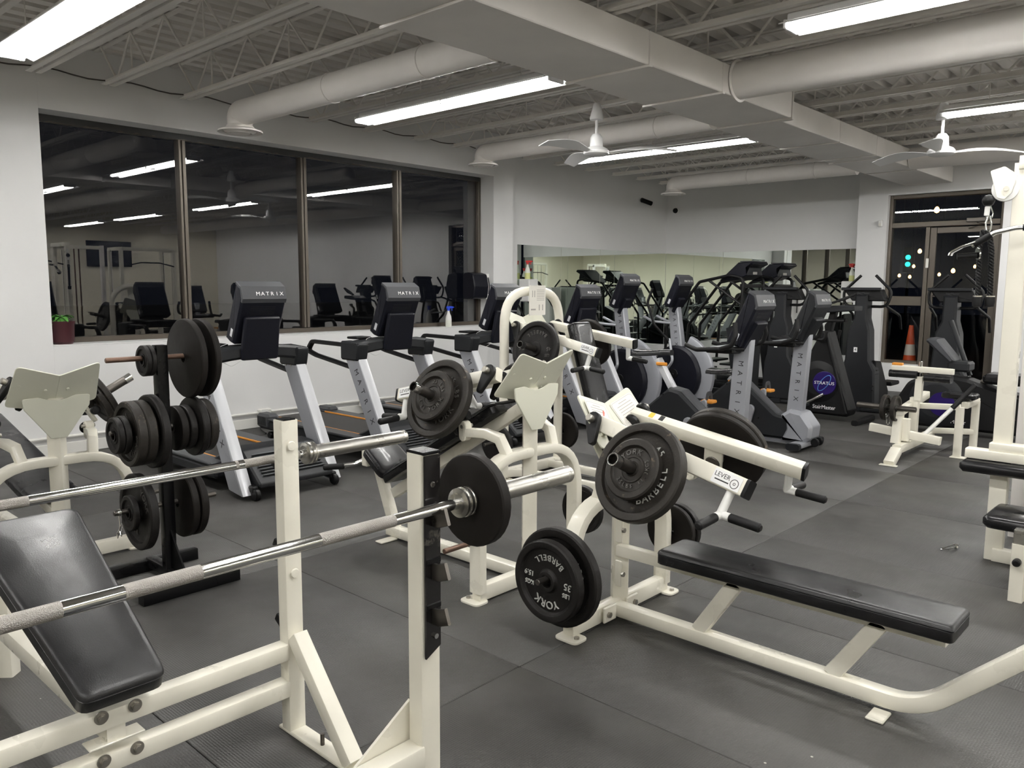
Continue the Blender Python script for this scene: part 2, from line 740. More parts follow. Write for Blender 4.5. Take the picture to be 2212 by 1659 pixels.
# left wall with the window recess
wall_quadbox('wall_left', [
    ((-.5, Y0, -.1), (0, 2.38, ZC)),
    ((-.5, 2.38, -.1), (0, 7.81, .95)),
    ((-.5, 2.38, 2.92), (0, 7.81, ZC)),
    ((-.5, 7.81, -.1), (-REC, Y1 + .4, ZC)),
], 'wall')
wall_quadbox('trim_1', [((-REC, 7.81, -.1), (0, 8.19, ZC))], 'wall')      # pier between window and mirrors
wall_quadbox('wall_back', [
    ((-.5, Y1, -.1), (3.17, Y1 + .4, ZC)),
    ((3.17, 12.2, -.1), (3.58, 12.46, ZC)),
    ((3.58, 12.2, 2.79), (5.03, 12.46, ZC)),
    ((3.58, 12.2, -.1), (4.10, 12.46, .40)),
    ((5.03, 12.2, -.1), (X1, 12.46, ZC)),
], 'wall')
wall_quadbox('wall_right', [((X1, Y0, -.1), (X1 + .3, Y1 + .4, ZC))], 'cream')
wall_quadbox('wall_front', [((-.5, Y0 - .3, -.1), (X1 + .3, Y0, ZC))], 'cream')

# baseboard strip along the left wall under the window
struct(G().box((.008, 2.6, .05), (.016, 10.4, .10), .004).build('baseboard_left', 'wall_dirty'))

# roof deck: ribbed sheet
g = G()
n = 0
pts = []
x = -.4
while x < X1 + .2:
    pts += [(x, 0), (x + .10, 0), (x + .125, .05), (x + .165, .05), (x + .19, 0)]
    x += .19
poly = [(a, b) for a, b in pts]
vs, fs = [], []
for (a, b) in poly:
    vs += [V((a, Y0 - .2, ZC - .05 + b)), V((a, Y1 + .3, ZC - .05 + b))]
for i in range(len(poly) - 1):
    fs.append([2 * i, 2 * i + 1, 2 * i + 3, 2 * i + 2])
g.add(vs, fs)
g.box((7.5, 3.5, ZC + .15), (16.6, 19, .1), .001)
ceil = struct(g.build('ceiling', 'ceil', smooth=False))

# open-web joists: chords and a zigzag rod each
JZ = 3.125
jy = [2.26, 2.82, 3.49, 4.14, 4.79, 5.49, 6.18, 6.80, 7.46, 8.05, 8.70, 9.40, 10.05, 10.70, 11.35, 12.0]
jy += [1.62, .98, .34, -.3, -.95, -1.6, -2.25, -2.9, -3.6, -4.3]
g = G()
xa, xb = .32, X1 - .1
for sgn in (-1, 1):
    g.add([V((xa, sgn * .012, JZ)), V((xb, sgn * .012, JZ)), V((xb, sgn * .056, JZ)), V((xa, sgn * .056, JZ)),
           V((xa, sgn * .012, JZ + .005)), V((xb, sgn * .012, JZ + .005)), V((xb, sgn * .056, JZ + .005)), V((xa, sgn * .056, JZ + .005))],
          [[0, 1, 2, 3], [7, 6, 5, 4], [0, 4, 5, 1], [1, 5, 6, 2], [2, 6, 7, 3], [3, 7, 4, 0]])
    g.box(((xa + xb) / 2, sgn * .015, JZ + .022), (xb - xa, .005, .044), .0005)
    g.box(((xa + xb) / 2 - .15, sgn * .035, ZC - .056), (xb - xa + .3, .04, .012), .0005)
gw = G()
zz = []
x = xa - .1
k = 0
while x < xb:
    zz.append(V((x, 0, JZ + .012 if k % 2 else ZC - .065)))
    x += .30
    k += 1
gw.sweep(zz, circ_sec(.0095, 6), (0, 1, 0))
k = 0
x = xa + .2
while x < xb:
    gw.sweep([V((x + .3, 0, JZ + .01)), V((x + .3, 0, ZC - .06))], circ_sec(.007, 5), (0, 1, 0))
    x += 1.2
j0 = g.build('joist', 'joist', ceil, smooth=False)
w0 = gw.build('joist_web', 'joist', j0, ang=60)
for i, y in enumerate(jy):
    if i == 0:
        j0.location = (0, y, 0)
    else:
        jn = inst(j0, 'joist', ceil, (0, y, 0))
        inst(w0, 'joist_web', jn)
# bridging angles across the joists
for x, z in ((1.9, 3.40), (3.3, 3.36), (2.9, 3.45), (6.2, 3.40), (8.6, 3.40), (11, 3.40)):
    G().box((x, 3.5, z), (.035, 17.6, .03), .003).build('bridging_bar', 'joist', ceil, smooth=False)

# wire along the top of the left wall
gw = G()
wp = [V((.012, y, 3.24 + .03 * math.cos((y - .4) * 9.2) * .5)) for y in [Y0 + i * .12 for i in range(int((7.6 - Y0) / .12))]]
gw.sweep(wp, circ_sec(.006, 6), (1, 0, 0))
tag(gw.build('wall_cable', 'dsteel'), 'thin dark cable run high along the left wall under the joist ends', 'cable')

# ---- window band in the left wall
win = sempty('window_1', (-REC, 0, 0))


def wloc(g):
    return g.move((REC, 0, 0))


wy = [2.38, 3.70, 5.06, 6.40, 7.81]
zb, zt = .95, 2.92
g = G()
g.box((-REC, (wy[0] + wy[-1]) / 2, zb + .025), (.06, wy[-1] - wy[0], .05), .004)
g.box((-REC, (wy[0] + wy[-1]) / 2, zt - .03), (.06, wy[-1] - wy[0], .06), .004)
for y in (wy[0] + .02, wy[-1] - .02):
    g.box((-REC, y, (zb + zt) / 2), (.06, .04, zt - zb - .10), .004)
wloc(g).build('window_frame', 'bronze', win)
for i in range(1, 4):
    g = G()
    g.box((-REC - .02, wy[i] - .02, (zb + zt) / 2), (.10, .026, zt - zb - .11), .004)
    g.box((-REC, wy[i] + .018, (zb + zt) / 2), (.07, .034, zt - zb - .11), .004)
    wloc(g).build('mullion', 'bronze2', win)
for i in range(4):
    a, b = wy[i] + .03, wy[i + 1] - .03
    g = G().add([V((-REC - .02, a, zb + .04)), V((-REC - .02, b, zb + .04)), V((-REC - .02, b, zt - .05)), V((-REC - .02, a, zt - .05))], [[0, 1, 2, 3]])
    wloc(g).build('pane', 'glass', win, smooth=False)
# sealant strip, black and ragged, under the soffit
g = G()
yy = wy[0]
vs, fs = [], []
while yy < wy[-1]:
    vs += [V((-REC + .034, yy, zt)), V((-REC + .034, yy, zt - .045 - random.uniform(0, .022)))]
    yy += .05
for i in range(len(vs) // 2 - 1):
    fs.append([2 * i, 2 * i + 1, 2 * i + 3, 2 * i + 2])
wloc(g.add(vs, fs)).build('sealant', 'inkblack', win, smooth=False)
G().box((-REC / 2 + .004, (wy[0] + wy[-1]) / 2, zb - .004), (REC - .004, wy[-1] - wy[0] - .002, .012), .003).move((REC, 0, 0)).build('window_sill', 'wall', win)
# the lot outside
wall_quadbox('outside_ground', [((-60, -40, -.3), (-.5, 60, -.25)), ((-.5, Y1 + .4, -.3), (40, 60, -.05))], 'asphalt')

# ---- entrance: transom, side light, door
dr = sempty('door_1', (3.58, 12.34, 0))


def dl(g):
    return g.move((-3.58, -12.34, 0))


YD = 12.34
xa, xb, xm = 3.58, 5.03, 4.14
g = G()
for x in (xa + .022, xb - .022):
    g.box((x, YD, 1.40), (.044, .11, 2.78), .004)
g.box(((xa + xb) / 2, YD, 2.765), (xb - xa - .09, .11, .05), .004)
g.box(((xa + xb) / 2, YD, 2.37), (xb - xa - .09, .11, .07), .004)
g.box((xm - .035, YD, 1.17), (.05, .11, 2.32), .004)
g.box(((xa + xm) / 2 - .01, YD, .42), (xm - xa - .11, .10, .05), .004)
g.box(((xa + xm) / 2 - .01, YD, 1.30), (xm - xa - .11, .08, .13), .004)
dl(g).build('door_frame', 'bronze2', dr)
g = G()
for (a, b) in (((xa + .045, 2.40), (xb - .045, 2.74)), ((xa + .045, 1.37), (xm - .06, 2.33)), ((xa + .045, .45), (xm - .06, 1.24))):
    q = G().add([V((a[0], YD, a[1])), V((b[0], YD, a[1])), V((b[0], YD, b[1])), V((a[0], YD, b[1]))], [[0, 1, 2, 3]])
    dl(q).build('pane', 'dglass', dr, smooth=False)
g = G()
for x in (xm + .035, xb - .085):
    g.box((x, YD - .01, 1.18), (.08, .045, 2.28), .004)
g.box(((xm + xb) / 2 - .02, YD - .01, 2.28), (xb - xm - .20, .045, .08), .004)
g.box(((xm + xb) / 2 - .02, YD - .01, .14), (xb - xm - .20, .045, .20), .004)
leaf = dl(g).build('door_leaf', 'bronze', dr)
q = G().add([V((xm + .07, YD - .01, .2)), V((xb - .12, YD - .01, .2)), V((xb - .12, YD - .01, 2.25)), V((xm + .07, YD - .01, 2.25))], [[0, 1, 2, 3]])
dl(q).build('door_pane', 'dglass', leaf, smooth=False)
dl(G().tube([(xm + .08, YD - .07, 1.37), (xb - .10, YD - .07, 1.40)], .013)).build('push_bar', 'dsteel', leaf)
g = G().box((4.72, YD - .08, 2.40), (.26, .05, .055), .006)
g.rpath([(4.72, YD - .08, 2.36), (4.83, YD - .16, 2.33), (4.62, YD - .06, 2.29)], .022, .008)
dl(g).build('door_closer', 'dsteel', leaf)
dl(G().box((4.125, YD - .062, 1.83), (.035, .01, .13), .002)).build('paper_note', 'paper', dr)

# ---- mirrors
mys = [8.57, 9.56, 10.55, 11.54, 12.515]
ordn = ['first', 'second', 'third', 'fourth']
for i in range(4):
    g = G().box((-REC + .006, (mys[i] + mys[i + 1]) / 2, 1.26), (.008, mys[i + 1] - mys[i] - .004, 1.62), .0015)
    o = g.build('mirror_panel', 'mirror', smooth=False)
    tag(o, 'tall wall mirror on the left wall, %s panel counting from the white pier' % ordn[i], 'mirror', 'wall mirrors')
mxs = [-.262, .86, 1.98, 3.165]
for i in range(3):
    g = G().box(((mxs[i] + mxs[i + 1]) / 2, Y1 - .006, 1.26), (mxs[i + 1] - mxs[i] - .004, .008, 1.62), .0015)
    o = g.build('mirror_panel', 'mirror', smooth=False)
    tag(o, 'tall wall mirror on the far wall, %s panel from the room corner' % ordn[i], 'mirror', 'wall mirrors')

# ---- rectangular main duct (two runs, the near one larger)
root = thing('main_duct', 'big rectangular painted air duct running lengthways under the ceiling', 'duct', (4.2, 0, 2.9))
L = V((4.2, 0, 2.9))


def ductbox(x0, x1, y0, y1, z0, z1):
    return G().box(((x0 + x1) / 2, (y0 + y1) / 2, (z0 + z1) / 2), (x1 - x0, y1 - y0, z1 - z0), .006).move(-L)


ys = [-5.4, -3.0, -.7, 1.6, 2.92, 4.55, 5.52, 6.72]
for a, b in zip(ys, ys[1:]):
    ductbox(3.87, 4.535, a + .003, b - .003, 2.90, 3.115).build('duct_section', 'duct', root, smooth=False)
ys2 = [6.725, 8.15, 9.2, 9.45, 10.6, 12.19]
for a, b in zip(ys2, ys2[1:]):
    ductbox(3.80, 4.40, a + .003, b - .003, 2.905, 3.112).build('duct_section', 'duct', root, smooth=False)
for y in ys[1:]:
    g = G().box((4.2, y, 2.893), (.70, .035, .016), .003)
    g.move(-L).build('seam_flange', 'duct', root, smooth=False)
for y in ys2[1:-1]:
    G().box((4.1, y, 2.901), (.62, .02, .010), .003).move(-L).build('seam_flange', 'duct', root, smooth=False)
G().box((4.47, 6.735, 3.0), (.14, .02, .235), .003).move(-L).build('transition_plate', 'duct', root, smooth=False)


def round_duct(y, z, r, x_end, x_start, label, drop, flip=1):
    t = thing('round_duct', label, 'duct', (x_end, y, z), 0, 'round ceiling ducts')
    d = 1 if x_start > x_end else -1
    g = G()
    g.tube([(x_start - x_end, 0, 0), (d * (.26 + r), 0, 0)], r, 24, up=(0, 0, 1))
    g.build('duct_tube', 'duct', t, ang=60)
    G().tube(fillet([(d * (.27 + r), 0, 0), (0, 0, 0), (0, 0, -drop)], r * 1.35, 7), r, 24, up=(0, 1, 0)).build('elbow', 'duct', t, ang=60)
    x = (x_start - x_end) * .45
    for k in (.45, .8):
        G().lathe([(r + .001, -.012), (r + .006, -.008), (r + .006, .008), (r + .001, .012)], ((x_start - x_end) * k, 0, 0), (1, 0, 0), 24).build('duct_band', 'duct', t)
    prof = [(r, -drop + .03), (r + .02, -drop), (r * 1.75, -drop - .02), (r * 1.78, -drop - .035), (r * 1.45, -drop - .03), (r * 1.35, -drop - .01),
            (r * 1.25, -drop - .03), (r * .95, -drop - .045), (r * .85, -drop - .02), (r * .75, -drop - .045), (0, -drop - .05)]
    G().lathe([(a, b) for a, b in prof], (0, 0, 0), (0, 0, 1), 28).build('diffuser', 'duct', t, ang=25)
    return t


round_duct(3.80, 3.00, .11, .70, 3.86, 'round branch duct with down-turned diffuser above the first window mullion', .13)
round_duct(6.62, 2.965, .095, .98, 3.86, 'round branch duct with diffuser by the white pier, behind the spinning fan', .10)
round_duct(10.35, 2.97, .10, 1.18, 3.79, 'farthest round branch duct ending in a diffuser over the mirror corner', .12)
t = thing('round_duct', 'thick round branch duct leaving the right side of the main duct', 'duct', (4.54, 5.75, 3.02), 0, 'round ceiling ducts')
G().tube([(0, 0, 0), (10.5, 0, 0)], .135, 28, up=(0, 0, 1)).build('duct_tube', 'duct', t, ang=60)
G().lathe([(.137, 0), (.155, .004), (.155, .012), (.137, .016)], (0, 0, 0), (1, 0, 0), 28).build('duct_collar', 'duct', t)
for k in (2.0, 4.5):
    G().lathe([(.136, -.012), (.142, -.008), (.142, .008), (.136, .012)], (k, 0, 0), (1, 0, 0), 28).build('duct_band', 'duct', t)
t = thing('round_duct', 'round branch duct at the far right, just in front of the door wall', 'duct', (4.41, 10.35, 3.0), 0, 'round ceiling ducts')
G().tube([(0, 0, 0), (10.5, 0, 0)], .125, 28, up=(0, 0, 1)).build('duct_tube', 'duct', t, ang=60)

# ---- fluorescent strip lights
def strip_light(x0, x1, y, label, tilt=0.0):
    t = thing('strip_light', label, 'ceiling light', ((x0 + x1) / 2, y, 2.985), 0, 'fluorescent strip lights')
    Lh = (x1 - x0) / 2
    G().box((0, 0, .035), (2 * Lh, .07, .045), .006).build('housing', 'fix', t)
    g = G()
    for s in (-1, 1):
        g.add([V((-Lh, s * .035, .012)), V((Lh, s * .035, .012)), V((Lh, s * .140, -.026)), V((-Lh, s * .140, -.026)),
               V((-Lh, s * .037, .017)), V((Lh, s * .037, .017)), V((Lh, s * .143, -.021)), V((-Lh, s * .143, -.021))],
              [[0, 1, 2, 3], [7, 6, 5, 4], [0, 4, 5, 1], [1, 5, 6, 2], [2, 6, 7, 3], [3, 7, 4, 0]])
    g.build('reflector', 'fix', t, smooth=False)
    for a, b in ((-Lh + .02, -.012), (.012, Lh - .02)):
        for s in (-1, 1):
            G().sweep([(a, s * .055, -.022), (b, s * .055, -.022)], circ_sec(.0175, 8), (0, 0, 1)).build('tube', 'tube', t)
    for x in (-Lh + .01, 0, Lh - .01):
        G().box((x, 0, -.012), (.02, .17, .05), .004).build('lamp_holder', 'fix', t)
    for x in (-Lh * .7, Lh * .7):
        G().cyl((x, 0, .05), (x, 0, ZC - .055 - 2.985), .004, 6).build('hanger_rod', 'joist', t)
    G().tube([(-.05, .0, .05), (-.06, .02, .10), (.02, .03, .14)], .006, 8).build('feed_wire', 'joist', t)
    return t


xr = [(1.36, 3.68), (5.42, 7.74), (9.4, 11.7), (12.6, 14.9)]
xn = ['left', 'right', 'far right', 'farthest right']
lab = {(0, 1): 'strip light at the top left corner of the photo, nearest of its row',
       (0, 2): 'strip light hung before the second window pane, left of the duct',
       (0, 3): 'strip light beside the far fan-blurred duct, left of the big duct',
       (1, 2): 'strip light at the top right, above the thick round duct',
       (1, 3): 'strip light above the cream ceiling fan on the right',
       (1, 4): 'strip light whose end shows just above the white pulldown tower'}
for ix, (a, b) in enumerate(xr):
    for iy, y in enumerate((-1.3, 1.80, 4.65, 7.78, 10.78)):  # fixtures missing from lab are unseen, added to even out the light
        if (ix, iy) == (0, 4):
            continue
        strip_light(a, b, y, 'white fluorescent ' + lab.get((ix, iy), 'strip light added overhead beyond the frame to even the light, %s column, %s row' % (xn[ix], ['rear', 'first', 'second', 'third', 'fourth'][iy])))

# ---- ceiling fans
def fan(x, y, label, rot):
    t = thing('ceiling_fan', label, 'fan', (x, y, 2.72), 0, 'ceiling fans')
    G().lathe([(0, .40), (.03, .40), (.065, .27), (.06, .255), (0, .25)], n=20).build('canopy', 'fix', t)
    G().cyl((0, 0, .08), (0, 0, .27), .014).build('downrod', 'fix', t)
    G().lathe([(0, .13), (.035, .13), (.055, .10), (.06, .02), (.10, .0), (.115, -.02), (.115, -.045), (.09, -.06), (0, -.062)], n=28).build('motor', 'fix', t)
    for k in range(3):
        a = rot + k * 2 * PI / 3
        d, p = V((math.cos(a), math.sin(a), 0)), V((-math.sin(a), math.cos(a), 0))
        g = G()
        vs, fs = [], []
        N = 9
        for i in range(N):
            u = i / (N - 1)
            r = .10 + .62 * u
            w = .018 + .055 * min(1, u * 2.4) * (1 - .35 * max(0, u - .6) / .4)
            z = -.03 + .03 * math.sin(u * PI) - .01 * u
            tw = .30
            for s in (-1, 1):
                for h in (.002, -.002):
                    vs.append(d * r + p * (s * w) + V((0, 0, z + s * w * tw + h)))
        for i in range(N - 1):
            o = i * 4
            n = o + 4
            fs += [[o, o + 2, n + 2, n], [o + 1, n + 1, n + 3, o + 3], [o, n, n + 1, o + 1], [o + 2, o + 3, n + 3, n + 2]]
        fs += [[0, 1, 3, 2], [(N - 1) * 4 + i for i in (0, 2, 3, 1)]]
        g.add(vs, fs).build('blade', 'fix', t, ang=60)
    return t


fan(3.02, 6.02, 'white three blade ceiling fan between the window and the big duct', .5)
fan(5.36, 8.02, 'cream three blade ceiling fan on the right, under the strip light', 2.72)

# ---- small wall fittings
t = thing('security_camera', 'black bullet camera high on the left wall above the mirrors', 'camera', (-REC, 11.72, 2.94))
G().cyl((0, 0, 0), (.015, 0, 0), .04).build('mount', 'black', t)
G().cyl((.015, 0, 0), (.07, 0, -.02), .012).build('bracket', 'black', t)
G().cyl((.03, -.06, .0), (.14, .10, -.06), .038, 16, .008).build('camera_body', 'black', t)
t = thing('security_camera', 'round dome camera on the far wall just right of the room corner', 'camera', (-.08, Y1, 2.81))
G().cyl((0, 0, 0), (0, -.03, 0), .058, 20, .006).build('dome_base', 'whitep', t)
G().lathe([(0, .085), (.025, .078), (.042, .055), (.046, .03), (0, .028)], (0, 0, 0), (0, -1, 0), 18).build('dome_lens', 'black', t)
t = thing('motion_sensor', 'small cream motion sensor on the white wall left of the door', 'sensor', (3.50, 12.2, 2.40))
G().box((0, -.025, 0), (.06, .05, .10), .012).build('sensor_body', 'whitep', t)
G().box((0, -.051, -.015), (.035, .006, .04), .003).build('sensor_lens', 'paper', t)

t = thing('towel_dispenser', 'black paper towel dispenser mounted on the window pier', 'dispenser', (-.242, 7.70, 1.47))
g = G()
g.prism(fillet([(0, -.17), (.21, -.16), (.235, 0), (.20, .16), (.10, .185), (0, .185)], .05, 4, True), (.0, -.10, 0), (1, 0, 0), (0, 0, 1), .27, .012)
g.build('dispenser_body', 'navy', t)
G().rpath([(.222, .037, -.10), (.240, .037, .0), (.212, .037, .12)], .02, .008, (0, 1, 0)).build('latch_strip', 'grey', t)
G().box((.085, .075, 0), (.17, .06, .34), .006).build('back_plate', 'whitep', t)

# conduit with outlet boxes low on the left wall
t = thing('wall_conduit', 'white painted conduit running low along the left wall below the window', 'conduit', (.03, 2, .16))
pts = []
yy = -4.8
while yy < 7.7:
    pts.append(V((0, yy - 2, .004 * math.sin(yy * 1.7) - .012 * max(0, yy - 2) / 5)))
    yy += .4
G().sweep(pts, circ_sec(.014, 8), (0, 0, 1)).build('pipe', 'wall_dirty', t)
for k, yy in enumerate((4.33, 5.62)):
    b = thing('outlet_box', ['white outlet box on the conduit behind the nearest treadmill', 'white outlet box on the conduit behind the second treadmill'][k], 'outlet', (.03, yy, .14), 0, 'outlet boxes on the conduit')
    G().box((.01, 0, 0), (.06, .14, .11), .01).build('box_body', 'wall_dirty', b)
    G().box((.042, -.012, -.005), (.006, .075, .115), .003).build('cover_plate', 'whitep', b)
    p = thing('power_cord', ['black plug and cord hanging from the outlet behind the nearest treadmill', 'black plug and cord hanging from the outlet behind the second treadmill'][k], 'cord', (.075, yy - .01, .14), 0, 'treadmill power cords')
    G().box((.02, 0, 0), (.05, .045, .045), .01).build('plug', 'black', p)
    G().tube([(.04, 0, -.01), (.07, -.04, -.07), (.10, -.12, -.125), (.35, -.20, -.128)], .007, 8, fil=.05).build('cable', 'black', p)

# plant in a maroon pot, on the sill at the left end of the window
t = thing('potted_plant', 'small green leafy plant in a maroon pot on the window sill', 'plant', (-.13, 2.50, .952))
G().lathe([(0, 0), (.075, 0), (.092, .02), (.098, .17), (.105, .19), (.105, .20), (.088, .20), (.084, .175), (0, .17)], n=24).build('pot', 'pot', t)
for i in range(26):
    a = i * 2.4
    d = V((math.cos(a), math.sin(a), 0))
    up = .25 + .6 * random.random()
    Ln = random.uniform(.06, .10)
    b0 = V((d.x * .012, d.y * .012, .19 + random.uniform(0, .05)))
    g = G()
    vs, fs = [], []
    p = d.cross(V((0, 0, 1)))
    for j in range(5):
        u = j / 4
        w = .020 * math.sin(PI * min(1, u * .9 + .08)) + .001
        c = b0 + d * (Ln * u) + V((0, 0, Ln * up * u - .06 * u * u * Ln / .08))
        vs += [c - p * w + V((0, 0, .004)), c, c + p * w + V((0, 0, .004))]
    for j in range(4):
        o = j * 3
        fs += [[o, o + 1, o + 4, o + 3], [o + 1, o + 2, o + 5, o + 4]]
    g.add(vs, fs).build('leaf', 'leaf', t, ang=80)


def spray_bottle(loc, label, cap, rz=0, body='bottle', liquid='liquid'):
    t = thing('spray_bottle', label, 'bottle', loc, rz, 'spray bottles')
    G().lathe([(0, 0), (.036, 0), (.040, .006), (.040, .085), (.0405, .086)], n=20).build('filled_body', liquid, t)
    G().lathe([(.0402, .085), (.040, .10), (.034, .135), (.020, .17), (.014, .195), (.014, .21), (0, .21)], n=20).build('bottle_body', body, t)
    g = G().cyl((0, 0, .208), (0, 0, .235), .018, 14)
    g.box((.014, 0, .248), (.085, .03, .032), .008)
    g.box((.046, 0, .228), (.012, .014, .045), .004)
    g.cyl((.05, 0, .25), (.072, 0, .25), .009, 10)
    g.build('trigger', cap, t)
    return t


spray_bottle((-.10, 7.08, .952), 'white spray bottle with a blue trigger on the window sill', 'bluecap', 1.1, 'whitep', 'bottle')
spray_bottle((-.16, 8.68, 1.58), 'yellow spray bottle with red trigger beside the white pier, before the left mirror', 'redcap', .5)
spray_bottle((3.05, 12.42, 1.58), 'yellow spray bottle with red trigger at the right end of the far mirror', 'redcap', 2.6)
t = thing('wall_shelf', 'small white dispenser box on the far wall, a spray bottle on top', 'dispenser', (3.04, Y1 - .012, 1.42), 0, 'white wall dispensers')
G().box((0, -.10, 0), (.22, .18, .32), .012).build('box_body', 'cabinet', t)
G().box((0, -.192, -.02), (.15, .004, .10), .002).build('notice', 'paper', t)
t = thing('wall_shelf', 'small white dispenser box beside the pier, a spray bottle on top', 'dispenser', (-.14, 8.68, 1.42), 0, 'white wall dispensers')
G().box((0, 0, 0), (.20, .20, .32), .012).build('box_body', 'cabinet', t)
G().box((.102, 0, -.02), (.004, .14, .10), .002).build('notice', 'paper', t)
t = thing('paper_bin', 'white cabinet standing against the far mirror between two steppers', 'cabinet', (2.25, 12.30, 0))
G().box((0, 0, .74), (.34, .30, 1.44), .012).build('cabinet_body', 'cabinet', t)
G().box((0, -.155, .80), (.28, .012, 1.20), .004).build('cabinet_door', 'cabinet', t)
G().box((.10, -.168, 1.2), (.012, .014, .22), .003).build('handle', 'black', t)


# ================================================================== WEIGHT PLATES
def plate_parts(t, D, th, style='deep', m='iron', texts=(), lm='letter_dk', bore=.026):
    R = D / 2
    h = th / 2
    if style == 'deep':
        prof = [(bore, -h * .8), (bore, h * .8), (R * .17, h * .85), (R * .24, h * .82), (R * .27, h * .25), (R * .30, h * .12),
                (R * .76, h * .12), (R * .80, h * .30), (R * .83, h * .92), (R * .86, h), (R * .965, h), (R, h * .75),
                (R, -h * .75), (R * .965, -h), (R * .86, -h), (R * .83, -h * .9), (R * .78, -h * .3), (R * .30, -h * .3), (R * .26, -h * .8), (bore, -h * .8)]
        web = h * .12
    elif style == 'ridge':
        prof = [(bore, -h * .8), (bore, h * .95), (R * .22, h * .95), (R * .25, h * .5), (R * .36, h * .45), (R * .38, h * .6), (R * .44, h * .6), (R * .46, h * .35), (R * .70, h * .30), (R * .74, h * .55), (R * .77, h),
                (R * .95, h), (R, h * .7), (R, -h * .7), (R * .95, -h), (R * .3, -h * .7), (bore, -h * .8)]
        web = h * .34
    else:   # flat machined back towards us
        prof = [(bore, -h), (bore, h * 1.02), (R * .10, h * 1.04), (R * .17, h * 1.02), (R * .26, h * .86), (R * .93, h * .90), (R * .975, h * .82), (R, h * .55),
                (R, -h * .7), (R * .965, -h), (R * .5, -h * .9), (bore, -h)]
        web = h
    G().lathe(prof, (0, 0, 0), (0, -1, 0), 48 if D > .3 else 32).build('disc', m, t, ang=28)
    for (st, size, rr, mid, step, flip) in texts:
        if flip == 'U':
            a_ = math.radians(mid)
            text(st, size, .006, V((math.sin(a_) * R * rr, -(web + .001), math.cos(a_) * R * rr)), (1, 0, 0), (0, 0, 1)).build('lettering', lm, t, smooth=False)
            continue
        g = arc_text(st, size, R * rr, mid, step, .006, web + .001, flip)
        g.build('lettering', lm, t, smooth=False)


PLATES = []


def plate(base, axis, dist, D, th, label, style='deep', m='iron', texts=(), lm='letter_dk', roll=0.0, group=None, drop=None, bore=.026):
    """a plate hung on a horn that starts at base and points along axis; its outer face looks along axis"""
    axis = V(axis).normalized()
    z = V((0, 0, 1)) - axis * axis.z
    z.normalize()
    x = (-axis).cross(z)
    rot = Matrix((x, -axis, z)).transposed()      # columns x, y(-axis), z
    rot = rot @ Matrix.Rotation(roll, 3, 'Y')
    sag = z * (-(bore - .0243)) if drop is None else z * (-drop)
    o = V(base) + axis * dist + sag
    mw = Matrix.Translation(o) @ rot.to_4x4()
    t = thing('weight_plate', label, 'weight plate', mw=mw, group=group)
    plate_parts(t, D, th, style, m, texts, lm, bore)
    return t


YB = lambda s=1.0: (('YORK', .046 * s, .57, 180, 17, True), ('BARBELL', .046 * s, .57, 0, 14.5, False), ('45 LBS', .030 * s, .57, 90, 9, False))


